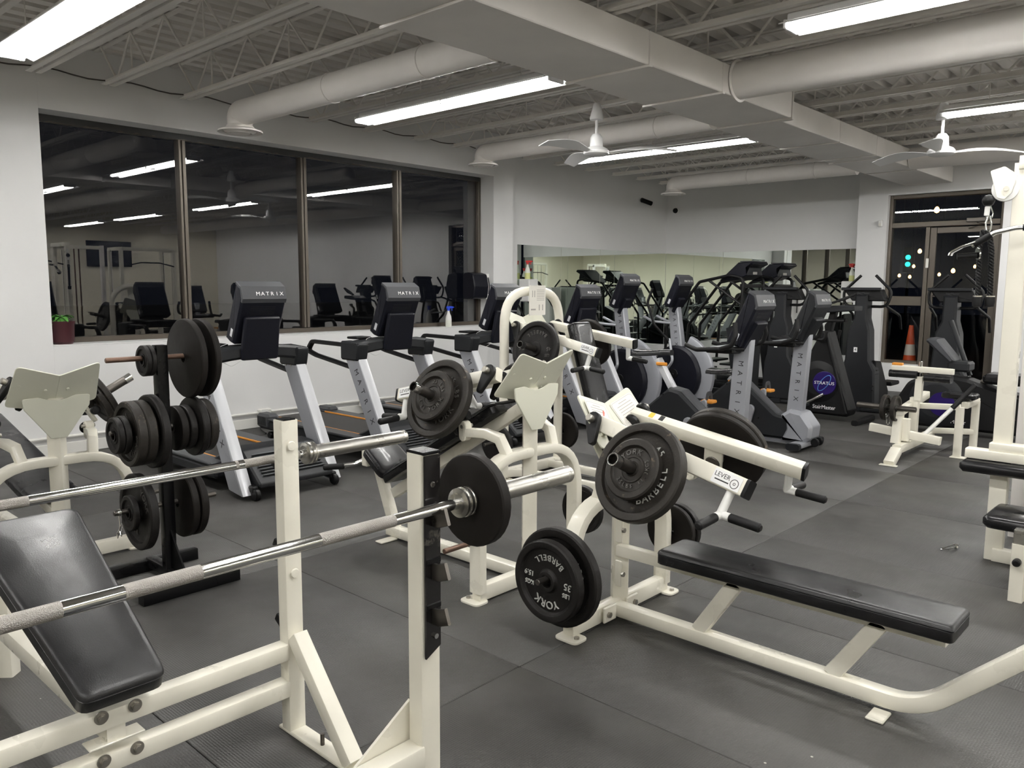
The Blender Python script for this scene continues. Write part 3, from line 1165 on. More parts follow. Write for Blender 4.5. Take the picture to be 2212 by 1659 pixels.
# ================================================================== LEVER PRESS MACHINES
def lever_press(name, label, loc, rz, hz, pz, lever, group=None, hw=.36, hoop_round=False):
    T = thing(name, label, 'exercise machine', loc, rz, group)
    MW = Matrix.Translation(V(loc)) @ Matrix.Rotation(rz, 4, 'Z')
    # frame
    G().beam((0, -hw - .01, .045), (0, hw + .01, .045), .055, .075, r=.01).build('cross_base', 'frame', T)
    if hoop_round:
        g = G().tube([(0, -hw, 0), (0, -hw, hz), (0, hw, hz), (0, hw, 0)], .036, 14, up=(1, 0, 0), fil=.26, fn=8)
    else:
        g = G().rpath([(0, -hw, .05), (0, -hw, hz), (0, hw, hz), (0, hw, .05)], .05, .075, (1, 0, 0), .012, fil=[0, .26, .26, 0], n=8)
    g.build('hoop', 'frame', T)
    for s in (-1, 1):
        poly = fillet([(-.045, -.045), (.075, -.045), (.075, .045), (-.045, .045)], .028, 4, True)
        G().prism(poly, (0, s * (hw + .01), .006), (1, 0, 0), (0, 1, 0), .012, .002).build('foot_plate', 'frame', T)
        G().cyl((.05, s * (hw + .015), .012), (.05, s * (hw + .015), .022), .011, 8).build('bolt', 'bolt', T)
    post = G().beam((0, 0, .05), (0, 0, pz - .06), .072, .066, r=.008)
    post.build('post', 'frame', T)
    # shield shaped gusset behind the post, V panels in front
    zs = pz - .05
    sh = fillet([(-.16, 0), (-.09, .004), (-.045, -.012), (-.018, -.018), (.018, -.018), (.045, -.012), (.09, .004), (.16, 0), (.155, -.055), (.038, -.215), (-.038, -.215), (-.155, -.055)],
                [.01, .003, .003, .012, .012, .003, .003, .01, .02, .01, .01, .02], 3, True)
    G().prism(sh, (-.042, 0, zs), (0, 1, 0), (0, 0, 1), .010, .002).build('gusset_plate', 'panelpaint', T)
    for s in (-1, 1):
        Bp, Tp = V((.035, 0, pz - .13)), V((-.105, 0, pz + .065))
        Pp, Ep = V((-.115, s * .195, pz + .125)), V((.062, s * .215, pz - .075))
        o = Bp
        ax = (Tp - Bp).normalized()
        nz = ax.cross(Pp - Bp).normalized()
        ay = nz.cross(ax)
        q = [((p - o).dot(ax), (p - o).dot(ay)) for p in (Bp, Tp, Pp, Ep)]
        q = fillet(q, [.003, .003, .024, .024], 5, True)
        G().prism([(p[0], p[1]) for p in q], o, ax, ay, .008, .0015).build('panel', 'panelpaint', T)
        for fa, fb in ((.25, .35), (.25, .82), (.55, .25), (.55, .82)):
            c = Bp.lerp(Tp, fa).lerp(Ep.lerp(Pp, fa), fb)
            n2 = nz if nz.x < 0 else -nz
            G().cyl(c, c + n2 * .014, .0085, 8, .002).build('bolt', 'panelpaint', T)
    horns = {}
    for s in (-1, 1):
        px, py, ex, ey, ez, tl = lever['px'], lever['py'], lever['ex'], lever['ey'], lever['ez'], lever.get('tilt', 25)
        if isinstance(ez, dict):
            ez = ez[s]
        P, E = V((px, s * py, pz)), V((ex, s * ey, ez))
        d = (E - P).normalized()
        a = V((0, s * math.cos(math.radians(tl)), math.sin(math.radians(tl))))
        a = (a - d * a.dot(d)).normalized()
        up = d.cross(a) * (-s)
        if up.z < 0:
            up = -up
        arm = G().sweep([P - d * .02, E], rect_sec(.05, .068, .008), up).build('lever_arm', 'frame', T)
        G().sweep([E, E + d * .014], rect_sec(.052, .070, .008), up).build('end_cap', 'black', arm)
        # bearing blocks with a pin
        for k, off in enumerate((.052, -.050)):
            c = P + a * off
            poly = hull2((0, 0), .036, (.045 * (1 if s else 1), -.085), .017, 8)
            G().prism(poly, c, d, up, .026, .004).build('bearing_block', 'black', T)
        G().cyl(P - a * .055, P + a * .092, .0165, 16, .003).build('pivot_pin', 'bolt', T)
        # hanging bracket with the weight horn
        hx = lever.get('hx', .42)
        H = P.lerp(E, hx)
        poly = fillet([(-.042, .03), (.042, .03), (.042, -.205), (-.042, -.205)], [.002, .002, .012, .012], 3, True)
        br = G().prism(poly, H - a * .0 - up * .02, d, up, .014, .002)
        br.build('hanger_plate', 'frame', T)
        hb = H - up * .115
        horn = G().cyl(hb - a * .012, hb + a * .045, .034, 18, .003)
        Lh = lever.get('horn', .27)
        horn.lathe([(.0238, .02), (.0238, Lh - .045), (.0246, Lh - .045), (.0246, Lh), (.020, Lh), (.019, Lh - .06), (0, Lh - .06)], hb, a, 20)
        h = horn.build('weight_horn', 'dsteel', T)
        G().lathe([(.0242, Lh - .04), (.0252, Lh - .04), (.0252, Lh), (.0200, Lh), (.0195, Lh - .02)], hb, a, 20).build('horn_tip', 'chrome', h)
        horns[s] = (MW @ hb, (MW.to_3x3() @ a).normalized())
        # rubber bumper below the arm
        bb = H - up * .17
        G().cyl(bb - d * .05 - a * .02 * s, bb - d * .09 - a * .02 * s, .024, 14, .004).build('bumper', 'black', T)
        # handle
        hs = P.lerp(E, lever.get('ht', .93)) - up * .03
        hub = hs - up * lever.get('hd', .095)
        st = G().tube([hs, hs.lerp(hub, .6), hub], .0165, 12).build('handle_stem', 'whitep', T)
        out = V((0, s, 0)) + a * .4
        outd = V((-.35 if lever.get('yb') else 0, s * .95, -.05)).normalized()
        fw = (V((1, s * .05, -.10))).normalized()
        for gd in (fw, outd):
            G().cyl(hub - gd * .008, hub + gd * .04, .0165, 12, .003).build('handle_stub', 'whitep', T)
            G().cyl(hub + gd * .035, hub + gd * .165, .0172, 14, .007).build('grip', 'grip', T)
        # decal on the outer face
        c = E - d * .075 + a * .0255
        xx = d if s < 0 else -d
        dp = G().prism(fillet([(-.062, -.028), (.062, -.028), (.062, .028), (-.062, .028)], .004, 2, True), c + a * .0006, xx, up, .0012).build('decal', 'white', arm)
        zdir = xx.cross(up)
        lt = text('LEVER', .026, .0006, c + a * .0014 - xx * .022 + up * .008, xx, up, 1.0)
        lt.join(G().box((0, 0, 0), (.062, .005, .0006), 0).xf(frame_m(c + a * .0014 - xx * .018 - up * .011, xx, up)))
        ring = G().lathe([(.0155, 0), (.018, 0), (.018, .0006), (.0155, .0006), (.0155, 0)], (0, 0, 0), (0, 0, 1), 20)
        ring.lathe([(.0035, 0), (.0055, 0), (.0055, .0006), (.0035, .0006), (.0035, 0)], (0, 0, 0), (0, 0, 1), 12)
        lt.join(ring.xf(frame_m(c + a * .0014 + xx * .036 - up * .004, xx, up)))
        lt.build('lettering', 'inkblack', arm, smooth=False)
    # rests for the levers
    if lever.get('rest', True):
        for s in (-1, 1):
            rp = [(-.005, s * .17, hz + .01), (.03, s * .185, hz + .085), (.10, s * .21, hz + .105), (.21, s * .235, hz + .10)]
            G().rpath(rp, .042, .05, (0, 1, 0), .006).build('rest_arm', 'frame', T)
            e = V(rp[-1])
            G().prism(hull2((0, .02), .026, (0, -.03), .024, 6), e + V((.005, 0, .01)), (1, 0, 0), (0, 0, 1), .045, .004).build('rest_lug', 'frame', T)
            G().cyl(e + V((.0, s * -.04, .03)), e + V((.0, s * .03, .03)), .010, 8).build('bolt', 'bolt', T)
            G().cyl(e + V((.035, 0, .012)), e + V((.06, 0, .012)), .034, 18, .006).build('bumper', 'black', T)
    # storage pegs, level, on the outside of the hoop legs
    pegs = {}
    for s in (-1, 1):
        b = V((0, s * (hw + .025), .30))
        G().cyl(b, b + V((0, s * .19, .0)), .0125, 14, .002).build('storage_peg', 'rust' if lever.get('rustpeg') else 'dsteel', T)
        pegs[s] = (MW @ b, (MW.to_3x3() @ V((0, s, 0))))
    return T, MW, horns, pegs


def pad(g_pts, w0, w1, th, up, name, parent, m='vinyl', rnd=.03, crown=.006):
    """upholstered pad along a centre line from p0 to p1, width w0 to w1, top face along up"""
    p0, p1 = V(g_pts[0]), V(g_pts[1])
    d = (p1 - p0)
    L = d.length
    d.normalize()
    up = V(up)
    up = (up - d * up.dot(d)).normalized()
    sx = d.cross(up).normalized()
    g = G()
    base = fillet([(0, -w0 / 2), (L, -w1 / 2), (L, w1 / 2), (0, w0 / 2)], rnd, 4, True)
    n = len(base)
    c = V((L / 2, 0))
    lv = [(0, 0, .004), (.004, 0, 0), (th * .62, 0, 0), (th * .66, 0, .003), (th * .70, 0, -.001), (th * .86, 0, .002), (th * .96, 0, .009), (th, 0, .020)]
    vs, fs = [], []

    def inset(p, k):
        q = V((p[0], p[1]))
        x = q.x
        hw = (w0 + (w1 - w0) * max(0, min(1, x / L))) / 2
        return V((k + (L - 2 * k) * x / L, q.y * (hw - k) / hw))
    for h, _, k in lv:
        for p in base:
            q = inset(p, k)
            vs.append(p0 + d * q.x + sx * q.y + up * h)
    for k in range(len(lv) - 1):
        for i in range(n):
            j = (i + 1) % n
            fs.append([k * n + i, k * n + j, (k + 1) * n + j, (k + 1) * n + i])
    # crowned top: inner rings
    o = (len(lv) - 1) * n
    rings = [o]
    for f in (.75, .45):
        r0 = len(vs)
        for p in base:
            q = inset(p, .020)
            q2 = c + (q - c) * f
            q2.x = c.x + (q.x - c.x) * (1 - (1 - f) * .5)
            vs.append(p0 + d * q2.x + sx * q2.y + up * (th + crown * (1 - f * f)))
        rings.append(r0)
    for a, b in zip(rings, rings[1:]):
        for i in range(n):
            j = (i + 1) % n
            fs.append([a + i, a + j, b + j, b + i])
    fs.append([rings[-1] + i for i in range(n)])
    fs.append(list(range(n))[::-1])
    g.add(vs, fs)
    return g.build(name, m, parent, ang=50)


# ---- front machine: lever bench press facing right
A, MWa, hornA, pegA = lever_press('lever_bench_press', 'cream lever bench press in front with a long flat black bench', (5.52, 2.92, 0), 0, .56, .89,
                                  dict(px=-.02, py=.14, ex=.72, ey=.25, ez={-1: .752, 1: .735}, tilt=24, hx=.495, horn=.29), 'cream lever press machines')
ry = -.05
G().rpath([(.02, ry, .045), (1.29, ry, .045), (1.72, ry, .46)], .06, .07, (0, 1, 0), .014, fil=[0, .26, 0], n=8).build('floor_rail', 'frame', A)
for s in (-1, 1):
    G().box((.045, ry + s * .085, .05), (.012, .09, .07), .004).build('joint_plate', 'frame', A)
    G().cyl((.05, ry + s * .10, .05), (.062, ry + s * .10, .05), .014, 6).build('bolt', 'bolt', A)
for a, b in (((.44, ry, .07), (.60, ry, .315)), ((.99, ry, .07), (1.15, ry, .315))):
    G().beam(a, b, .05, .06, (1, 0, 0), .006).build('strut', 'frame', A)
G().beam((.03, ry, .318), (1.36, ry, .318), .05, .05, r=.006).build('bench_spine', 'frame', A)
for zz in (.22, .42):
    G().box((.05, ry - .03, zz), (.035, .012, .12), .004).build('joint_plate', 'frame', A)
    G().cyl((.068, ry - .03, zz), (.078, ry - .03, zz), .012, 6).build('bolt', 'bolt', A)
pad([(.29, ry, .343), (1.40, ry, .343)], .22, .215, .062, (0, 0, 1), 'bench_pad', A, 'vinyl_worn', .02)
G().box((1.18, ry - .075, .006), (.06, .09, .010), .003).build('anchor_tab', 'frame', A)
G().box((1.18, ry + .075, .006), (.06, .09, .010), .003).build('anchor_tab', 'frame', A)
G().cyl((1.74, ry - .16, .445), (1.74, ry + .16, .445), .040, 18, .01).build('foot_roller', 'grip', A)
# instruction labels on the V panels, user side
for s, red in ((-1, True), (1, False)):
    Bp, Tp = V((.035, 0, .76)), V((-.105, 0, .955))
    Pp, Ep = V((-.115, s * .195, 1.015)), V((.062, s * .215, .815))
    ax = (Tp - Bp).normalized()
    nz = ax.cross(Pp - Bp).normalized()
    ay = nz.cross(ax)
    up_n = nz if nz.x > 0 else -nz
    def PT(fa, fb):
        return Bp.lerp(Tp, fa).lerp(Ep.lerp(Pp, fa), fb)
    c = PT(.62, .55)
    hu, hv = (PT(.62, .9) - PT(.62, .12)).length / 2, (PT(.93, .5) - PT(.36, .5)).length / 2
    u = (PT(.62, .9) - PT(.62, .12)).normalized()
    v = up_n.cross(u)
    if v.z < 0:
        v = -v
    lab = G().prism(fillet([(-hu, -hv), (hu, -hv), (hu, hv), (-hu, hv)], .02, 4, True), c + up_n * .0052, u, v, .001).build('instruction_label', 'paper', A)
    g = G()
    ol = fillet([(-hu + .006, -hv + .006), (hu - .006, -hv + .006), (hu - .006, hv - .006), (-hu + .006, hv - .006)], .016, 4, True)
    g.sweep([c + up_n * .006 + u * p[0] + v * p[1] for p in ol], rect_sec(.0016, .0006, .0001, 1), up_n, closed=True)
    for k in range(8):
        w = hu * (.62 if k else .35)
        if red and 2 < k < 7:
            continue
        g.box((0, 0, 0), (2 * w, .003, .0006), 0, None) if False else g.join(G().box((0, 0, 0), (2 * w, .0028, .0006), 0).xf(frame_m(c + up_n * .0062 + v * (hv * .72 - k * hv * .19), u, v)))
    g.build('printing', 'ink', lab, smooth=False)
    if red:
        g = G()
        for uu, vv in ((-.045, .03), (-.01, .0), (.03, -.01), (.05, -.02)):
            g.join(G().prism(hull2((0, 0), .007, (.012, -.022), .004, 5), c + up_n * .0064 + u * uu + v * vv, u, v, .0006))
        g.build('red_figure', 'inkred', lab, smooth=False)
# warning stickers on the far lever
P, E = V((-.02, .14, .89)), V((.70, .25, .735))
d = (E - P).normalized()
aa = V((0, math.cos(math.radians(24)), math.sin(math.radians(24))))
aa = (aa - d * aa.dot(d)).normalized()
upv = aa.cross(d)
upv = upv if upv.z > 0 else -upv
for f in (.10, .40):
    c = P.lerp(E, f) + upv * .0348
    for k, mm in enumerate(('yellow', 'white', 'inkblack')):
        G().box((0, 0, 0), (.022, .036, .001), .0002).xf(frame_m(c + d * (k * .025), d, aa)).build('warning_sticker', mm, A, smooth=False)
pl = lambda *a, **k: plate(*a, **k)
b, ax = hornA[-1]
pl(b, ax, .105, .400, .045, 'big iron plate lettered BARBELL on the near lever of the front bench press', m='iron_worn', lm='letter', roll=math.radians(-60),
   texts=(('BARBELL', .042, .57, 180, 14, True), ('45', .036, .58, 95, 13, False), ('LB', .034, .58, 285, 13, False)))
pl(b, ax, .150, .245, .036, 'smaller 25 pound iron plate outermost on the near lever of the front bench press', m='iron_worn', lm='letter_dk', roll=math.radians(-20), style='ridge',
   texts=(('YORK', .030, .56, 0, 22, False), ('11.3KGS', .022, .56, 115, 13, True), ('25LBS', .022, .56, 215, 15, True)))
b, ax = hornA[1]
pl(b, -ax, -.09, .400, .036, 'inner of two bare iron plates on the far lever of the front bench press', style='flat', m='iron_flat')
pl(b, -ax, -.128, .400, .036, 'outer of two bare iron plates on the far lever of the front bench press', style='flat', m='iron_worn')
b, ax = pegA[-1]
pl(b, ax, .052, .415, .042, 'iron plate behind the 35 pound one, stored low on the front bench press', m='iron', lm='letter', roll=2.2, texts=(('45', .036, .6, 20, 12, False), ('YORK', .042, .57, 180, 17, True), ('LBS', .034, .57, 300, 12, False)), drop=.012)
pl(b, ax, .118, .340, .044, 'iron plate marked 35 LBS hanging low at the front left of the bench press', m='iron', lm='letter', roll=math.radians(180 + 4),
   texts=(('YORK', .046, .58, 0, 19, False), ('BARBELL', .036, .58, 180, 13.5, True), ('35', .040, .60, 266, 0, 'U'), ('LBS', .026, .60, 288, 0, 'U'), ('15.9', .030, .60, 94, 0, 'U'), ('KGS', .026, .60, 72, 0, 'U')), drop=.012)
b, ax = pegA[1]
pl(b, ax, .05, .26, .036, 'inner small plate stored behind the bench head of the front press', style='flat', m='iron_flat', drop=.012)
pl(b, ax, .10, .26, .036, 'outer small plate stored behind the bench head of the front press', m='iron', drop=.012)

# ---- middle machine: lever incline press facing the wall
B, MWb, hornB, pegB = lever_press('lever_incline_press', 'cream lever incline press in the middle with a big V shaped back plate', (4.97, 2.92, 0), PI, .67, 1.05,
                                  dict(px=.10, py=.14, ex=.72, ey=.22, ez=.90, tilt=24, hx=.40, horn=.29, rustpeg=True), 'cream lever press machines')
G().rpath([(.03, 0, .04), (1.0, 0, .04), (1.10, 0, .04)], .06, .07, (0, 1, 0), .012).build('floor_rail', 'frame', B)
G().box((1.03, .085, .006), (.06, .12, .010), .003).build('anchor_tab', 'frame', B)
G().box((1.03, -.085, .006), (.06, .12, .010), .003).build('anchor_tab', 'frame', B)
G().beam((1.05, 0, .05), (1.22, 0, .46), .055, .06, (1, 0, 0), .008).build('seat_post', 'frame', B)
G().box((1.24, 0, .46), (.05, .16, .10), .006).build('seat_bracket', 'frame', B)
G().cyl((1.27, .05, .50), (1.27, .05, .56), .013, 12).build('adjust_pin', 'frame', B)
G().beam((.02, 0, .90), (1.05, 0, .27), .05, .06, r=.008).build('back_spine', 'frame', B)
pad([(1.02, 0, .345), (.13, 0, .86)], .23, .24, .06, (.5, 0, .85), 'back_pad', B, 'vinyl', .04)
pad([(1.02, 0, .37), (1.22, 0, .50)], .26, .24, .06, (-.4, 0, .8), 'seat_pad', B, 'vinyl', .05)
hk = G().tube([(1.26, .02, .46), (1.30, .10, .42), (1.42, .22, .40)], .012, 10, fil=.03).build('hook_rod', 'chrome', B)
G().cyl((1.34, .15, .408), (1.43, .235, .399), .019, 14, .005).build('grip', 'grip', hk)
b, ax = hornB[1]
pl(b, ax, .105, .400, .045, 'big iron plate lettered YORK on the near lever of the middle press', m='iron_worn', lm='letter_dk', roll=math.radians(-40),
   texts=(('YORK', .046, .57, 180, 17, True), ('45 LBS', .036, .58, 90, 11, False), ('BARBELL', .042, .57, 0, 14, False)))
pl(b, ax, .150, .255, .036, 'smaller 25 pound plate outermost on the near lever of the middle press', m='iron_worn', lm='letter_dk', roll=math.radians(-45), style='ridge',
   texts=(('YORK', .032, .56, 180, 22, True), ('25 LBS', .026, .56, 70, 15, False), ('11.3 KG', .022, .56, 290, 14, False)))
b, ax = hornB[-1]
pl(b, -ax, -.10, .30, .04, 'bare round plate on the far lever of the middle press', style='flat', m='iron_flat')
pl(b, -ax, -.145, .24, .03, 'small outer plate on the far lever of the middle press', style='flat', m='iron')
b, ax = pegB[-1]
pl(b, ax, .05, .26, .036, 'small plate stored on the far side of the middle press', m='iron', drop=.012)

# ---- left machine: same maker, decline bench
Cc, MWc, hornC, pegC = lever_press('lever_decline_press', 'cream lever press at the left edge, black pad sloping down to it', (3.0, 1.42, 0), PI, .56, .95,
                                   dict(px=.06, py=.14, ex=.72, ey=.25, ez=.80, tilt=28, hx=.36, horn=.30), 'cream lever press machines')
G().rpath([(.03, 0, .04), (1.5, 0, .04)], .06, .07, (0, 1, 0), .012).build('floor_rail', 'frame', Cc)
G().beam((.03, 0, .25), (1.5, 0, .54), .05, .06, r=.008).build('bench_spine', 'frame', Cc)
G().beam((1.25, 0, .06), (1.3, 0, .48), .05, .06, (1, 0, 0), .008).build('strut', 'frame', Cc)
pad([(.10, 0, .315), (1.5, 0, .58)], .26, .28, .06, (0, 0, 1), 'bench_pad', Cc, 'vinyl', .03)
b, ax = hornC[-1]
pl(b, ax, .07, .31, .036, 'inner plate of the pair on the right lever of the left press', m='iron_worn')
pl(b, ax, .108, .31, .036, 'outer plate of the pair on the right lever of the left press', m='iron_worn')
b, ax = hornC[1]
pl(b, ax, .08, .36, .040, 'plate at the very left edge on the near lever of the left press', m='iron_worn')
b, ax = pegC[-1]

# ---- back machine: upright lever press with a tall hoop and a placard
D_, MWd, hornD, pegD = lever_press('lever_shoulder_press', 'cream lever press farther back with a tall rounded hoop and placard', (3.40, 4.73, 0), 0, 1.44, 1.17,
                                   dict(px=.05, py=.20, ex=.80, ey=.225, ez={-1: 1.02, 1: 1.06}, tilt=14, hx=.38, horn=.27, rest=False), 'cream lever press machines', hw=.325, hoop_round=True)
for s in (-1, 1):
    G().beam((0, s * .20, .05), (1.05, s * .16, .05), .05, .06, r=.008).build('floor_rail', 'frame', D_)
    G().beam((0, s * .325, .05), (.1, s * .20, .05), .05, .06, r=.008).build('rail_end', 'frame', D_)
    G().beam((.95, s * .12, .06), (.72, s * .07, .60), .045, .05, (1, 0, 0), .006).build('seat_leg', 'frame', D_)
G().rpath([(1.02, -.22, .05), (1.10, 0, .05), (1.02, .22, .05)], .05, .06, (0, 0, 1), .01, fil=[0, .2, 0]).build('front_foot', 'frame', D_)
G().beam((.88, -.10, .25), (.88, .10, .25), .04, .05, r=.006).build('cross_brace', 'frame', D_)
pad([(.70, 0, .36), (.42, 0, 1.20)], .22, .21, .07, (1, 0, .3), 'back_pad', D_, 'vinyl', .03)
pad([(.74, 0, .42), (1.08, 0, .46)], .24, .22, .06, (0, 0, 1), 'seat_pad', D_, 'vinyl', .04)
G().beam((.36, 0, 1.15), (.66, 0, .32), .05, .05, (1, 0, 0), .006).build('back_spine', 'frame', D_)
G().beam((0, 0, 1.10), (.40, 0, 1.08), .05, .05, r=.006).build('back_stay', 'frame', D_)
G().cyl((.80, -.22, .42), (.80, -.10, .42), .03, 14, .01).build('side_roller', 'grip', D_)
pc = G().prism(fillet([(-.095, -.115), (.095, -.115), (.095, .115), (-.095, .115)], .012, 3, True), (.045, 0, 1.37), (0, 1, 0), (0, 0, 1), .006).build('placard', 'paper', D_)
g = G()
for k in range(7):
    g.box((.0487, .035, 1.45 - .013 * k), (.0006, .09, .004), 0)
for y in (-.06, -.035):
    g.box((.0487, y, 1.42), (.0006, .008, .05), 0)
for y in (.02, .06):
    g.box((.0487, y, 1.315), (.0006, .01, .045), 0)
g.box((.0487, -.05, 1.30), (.0006, .055, .012), 0)
g.build('printing', 'ink', pc, smooth=False)
b, ax = hornD[-1]
pl(b, ax, .09, .415, .042, 'black 45 pound plate on the near lever of the back press', m='iron', lm='letter_dk', roll=math.radians(178),
   texts=(('BARBELL', .040, .62, 180, 13, True), ('45', .042, .60, 268, 0, 'U'), ('LBS', .028, .60, 290, 0, 'U'), ('20.4', .030, .6, 90, 0, 'U'), ('YORK', .04, .62, 0, 17, False)))
b, ax = hornD[1]
pl(b, -ax, -.09, .385, .042, 'bare faced plate on the far lever of the back press', style='flat', m='iron_flat')
b, ax = pegD[1]
pl(b, ax, .05, .30, .04, 'plate stored low on the far side of the back press', style='flat', m='iron_flat', drop=.012)
pl((b[0], pegD[-1][0][1], b[2]), pegD[-1][1], .05, .30, .04, 'plate stored low on the near side of the back press', style='flat', m='iron', drop=.012)


# ================================================================== FREE WEIGHT RACKS
# decline bench rack, whose right upright stands in front
rk = thing('decline_bench_rack', 'cream decline bench rack with wide black pad, left of the front uprights', 'bench', (5.29, 1.37, 0))
LO = V((5.29, 1.37, 0))
yl = -1.14                              # other upright, beyond the left edge
for yy in (0, yl):
    up_ = G().beam((0, yy, .005), (0, yy, 1.052), .060, .052, (1, 0, 0), .005).build('upright', 'frame', rk)
    G().box((0, yy, 1.054), (.050, .044, .006), .002).build('post_cap', 'blackpaint', up_)
    for z in (.97, .55):
        G().lathe([(0, 0), (.016, 0), (.014, .004), (0, .005)], (.0305, yy, z), (1, 0, 0), 14).build('hole_cap', 'frame', up_)
    G().box((.155, yy, .006), (.40, .062, .012), .003).build('foot_plate', 'frame_worn', rk)
    sgn = 1
    G().beam((.035, yy, .34), (.33, yy, .02), .052, .055, (0, 0, 1), .006).build('brace', 'frame_worn', rk)
    G().cyl((.165, yy, .012), (.165, yy, .05), .007, 8).build('anchor_bolt', 'dsteel', rk)
    for z in (.90, .62, .36):
        G().rpath([(-.03, yy, z + .002), (-.065, yy, z - .004), (-.088, yy, z + .010)], .03, .010, (0, 1, 0), .003).build('bar_hook', 'blackpaint', rk)
for z in (.315, .188):
    G().beam((0, yl + .026, z - .028), (0, -.026, z - .028), .055, .056, r=.007).build('cross_beam', 'frame', rk)
    for y in (.76 - 1.37, .85 - 1.37):
        g = G().cyl((.0275, y, z - .012), (.031, y, z - .012), .019, 18)
        g.cyl((.031, y, z - .012), (.038, y, z - .012), .012, 6)
        g.cyl((.038, y, z - .012), (.041, y, z - .012), .0085, 12)
        g.build('bolt', 'bolt', rk)
yc = .80 - 1.37
G().box((.0, yc, .218), (.058, .15, .006), .002).build('clamp_plate', 'frame', rk)
G().beam((.02, yc, .24), (-1.05, yc, .235), .05, .06, r=.006).build('bench_spine', 'frame', rk)
G().beam((-.02, yc, .30), (-.80, yc, .60), .05, .05, r=.006).build('pad_rail', 'frame', rk)
G().beam((-1.12, yc + .04, .0), (-1.12, yc + .04, .42), .052, .06, r=.006).build('rear_leg', 'frame', rk)
pad([(.085, yc, .355), (-.70, yc, .665)], .225, .33, .062, (.36, 0, .93), 'bench_pad', rk, 'vinyl_worn', .035, .012)

# rack whose post with black liner is nearest to us
nr = thing('bench_press_rack', 'cream bench press rack post with black hook plates, nearest to the camera', 'bench', (6.07, 1.27, 0))
for yy in (0, -1.14):
    up_ = G().beam((0, yy, .005), (0, yy, 1.075), .062, .052, (1, 0, 0), .005).build('upright', 'frame_worn', nr)
    G().box((.002, yy, 1.078), (.066, .056, .008), .002).build('post_cap', 'blackpaint', up_)
    ln = G()
    ln.add([V((.036, yy - .024, 1.072)), V((.036, yy + .024, 1.072)), V((.036, yy + .024, .585)), V((.036, yy - .024, .560)),
            V((.030, yy - .024, 1.072)), V((.030, yy + .024, 1.072)), V((.030, yy + .024, .585)), V((.030, yy - .024, .560))],
           [[0, 3, 2, 1], [4, 5, 6, 7], [0, 1, 5, 4], [1, 2, 6, 5], [2, 3, 7, 6], [3, 0, 4, 7]])
    ln.build('liner_plate', 'liner', nr, smooth=False)
    G().cyl((.036, yy + .004, .615), (.043, yy + .004, .615), .007, 8).build('bolt', 'chrome', nr)
    G().lathe([(0, 0), (.008, 0), (.006, .003), (0, .003)], (.036, yy, 1.0), (1, 0, 0), 6).build('rivet', 'dsteel', nr)
    for z in (.905, .77, .655):
        h = G().rpath([(.034, yy, z + .012), (.055, yy, z + .012), (.088, yy, z + .024)], .042, .010, (0, 1, 0), .003)
        h.build('bar_hook', 'dsteel', nr)
        if z < .8:
            G().box((.0365, yy, z + .038), (.006, .048, .014), .002).build('hook_collar', 'blackpaint', nr)
    G().box((.10, yy, .006), (.34, .062, .012), .003).build('foot_plate', 'frame_worn', nr)
G().beam((0, -1.14 + .026, .30), (0, -.026, .30), .06, .058, r=.007).build('cross_beam', 'frame_worn', nr)
g = G().prism([(0, .43), (0, .20), (-.21, .30)], (-.036, -.02, 0), (0, 1, 0), (0, 0, 1), .008)
g.build('gusset_plate', 'frame', nr, smooth=False)
G().beam((.0, -.10, .0), (.0, -.10, .28), .05, .05, (1, 0, 0), .006).build('short_leg', 'frame', nr)
G().beam((.03, -.57, .30), (1.2, -.57, .33), .05, .06, r=.006).build('bench_spine', 'frame', nr)
pad([(-.09, -.60, .345), (1.25, -.60, .345)], .26, .28, .06, (0, 0, 1), 'bench_pad', nr, 'vinyl', .05)


def barbell(x, z, yR, label, knurls):
    """yR: y of the inner end of the right sleeve; the bar runs along -y"""
    t = thing('barbell', label, 'barbell', (x, yR, z), 0, 'barbells on the racks')
    G().cyl((0, -1.31, 0), (0, .0, 0), .0140, 20).build('shaft', 'chrome', t)
    for a, b in knurls:
        G().cyl((0, a, 0), (0, b, 0), .0144, 20).build('knurling', 'knurl', t)
    for s, o in ((1, 0), (-1, -1.31)):
        prof = [(0, 0), (.027, 0), (.037, .004), (.037, .010), (.034, .012), (.034, .016), (.038, .018), (.038, .025), (.035, .027), (.035, .030), (.037, .032), (.037, .037), (.0245, .040),
                (.0245, .415), (.0235, .418), (.0235, .424), (.0245, .427), (.0245, .436), (.022, .440), (0, .438)]
        G().lathe(prof, (0, o, 0), (0, s, 0), 28).build('sleeve', 'steel', t, ang=18)
    return t


barbell(5.225, .915, 1.475, 'chrome barbell resting empty on the decline bench rack', ((-.83, -.93), (-.02, -.22), (-.24, -.25)))
barbell(6.128, .945, 1.33, 'chrome barbell across the front, one round plate on its end', ((-1.0, -.90), (-.80, -.66), (-.40, -.20)))
plate((6.128, 1.33 + .037, .945), (0, -1, 0), -.020, .236, .036, 'plain round iron plate on the end of the front barbell', style='flat', m='iron_flat', drop=.001)

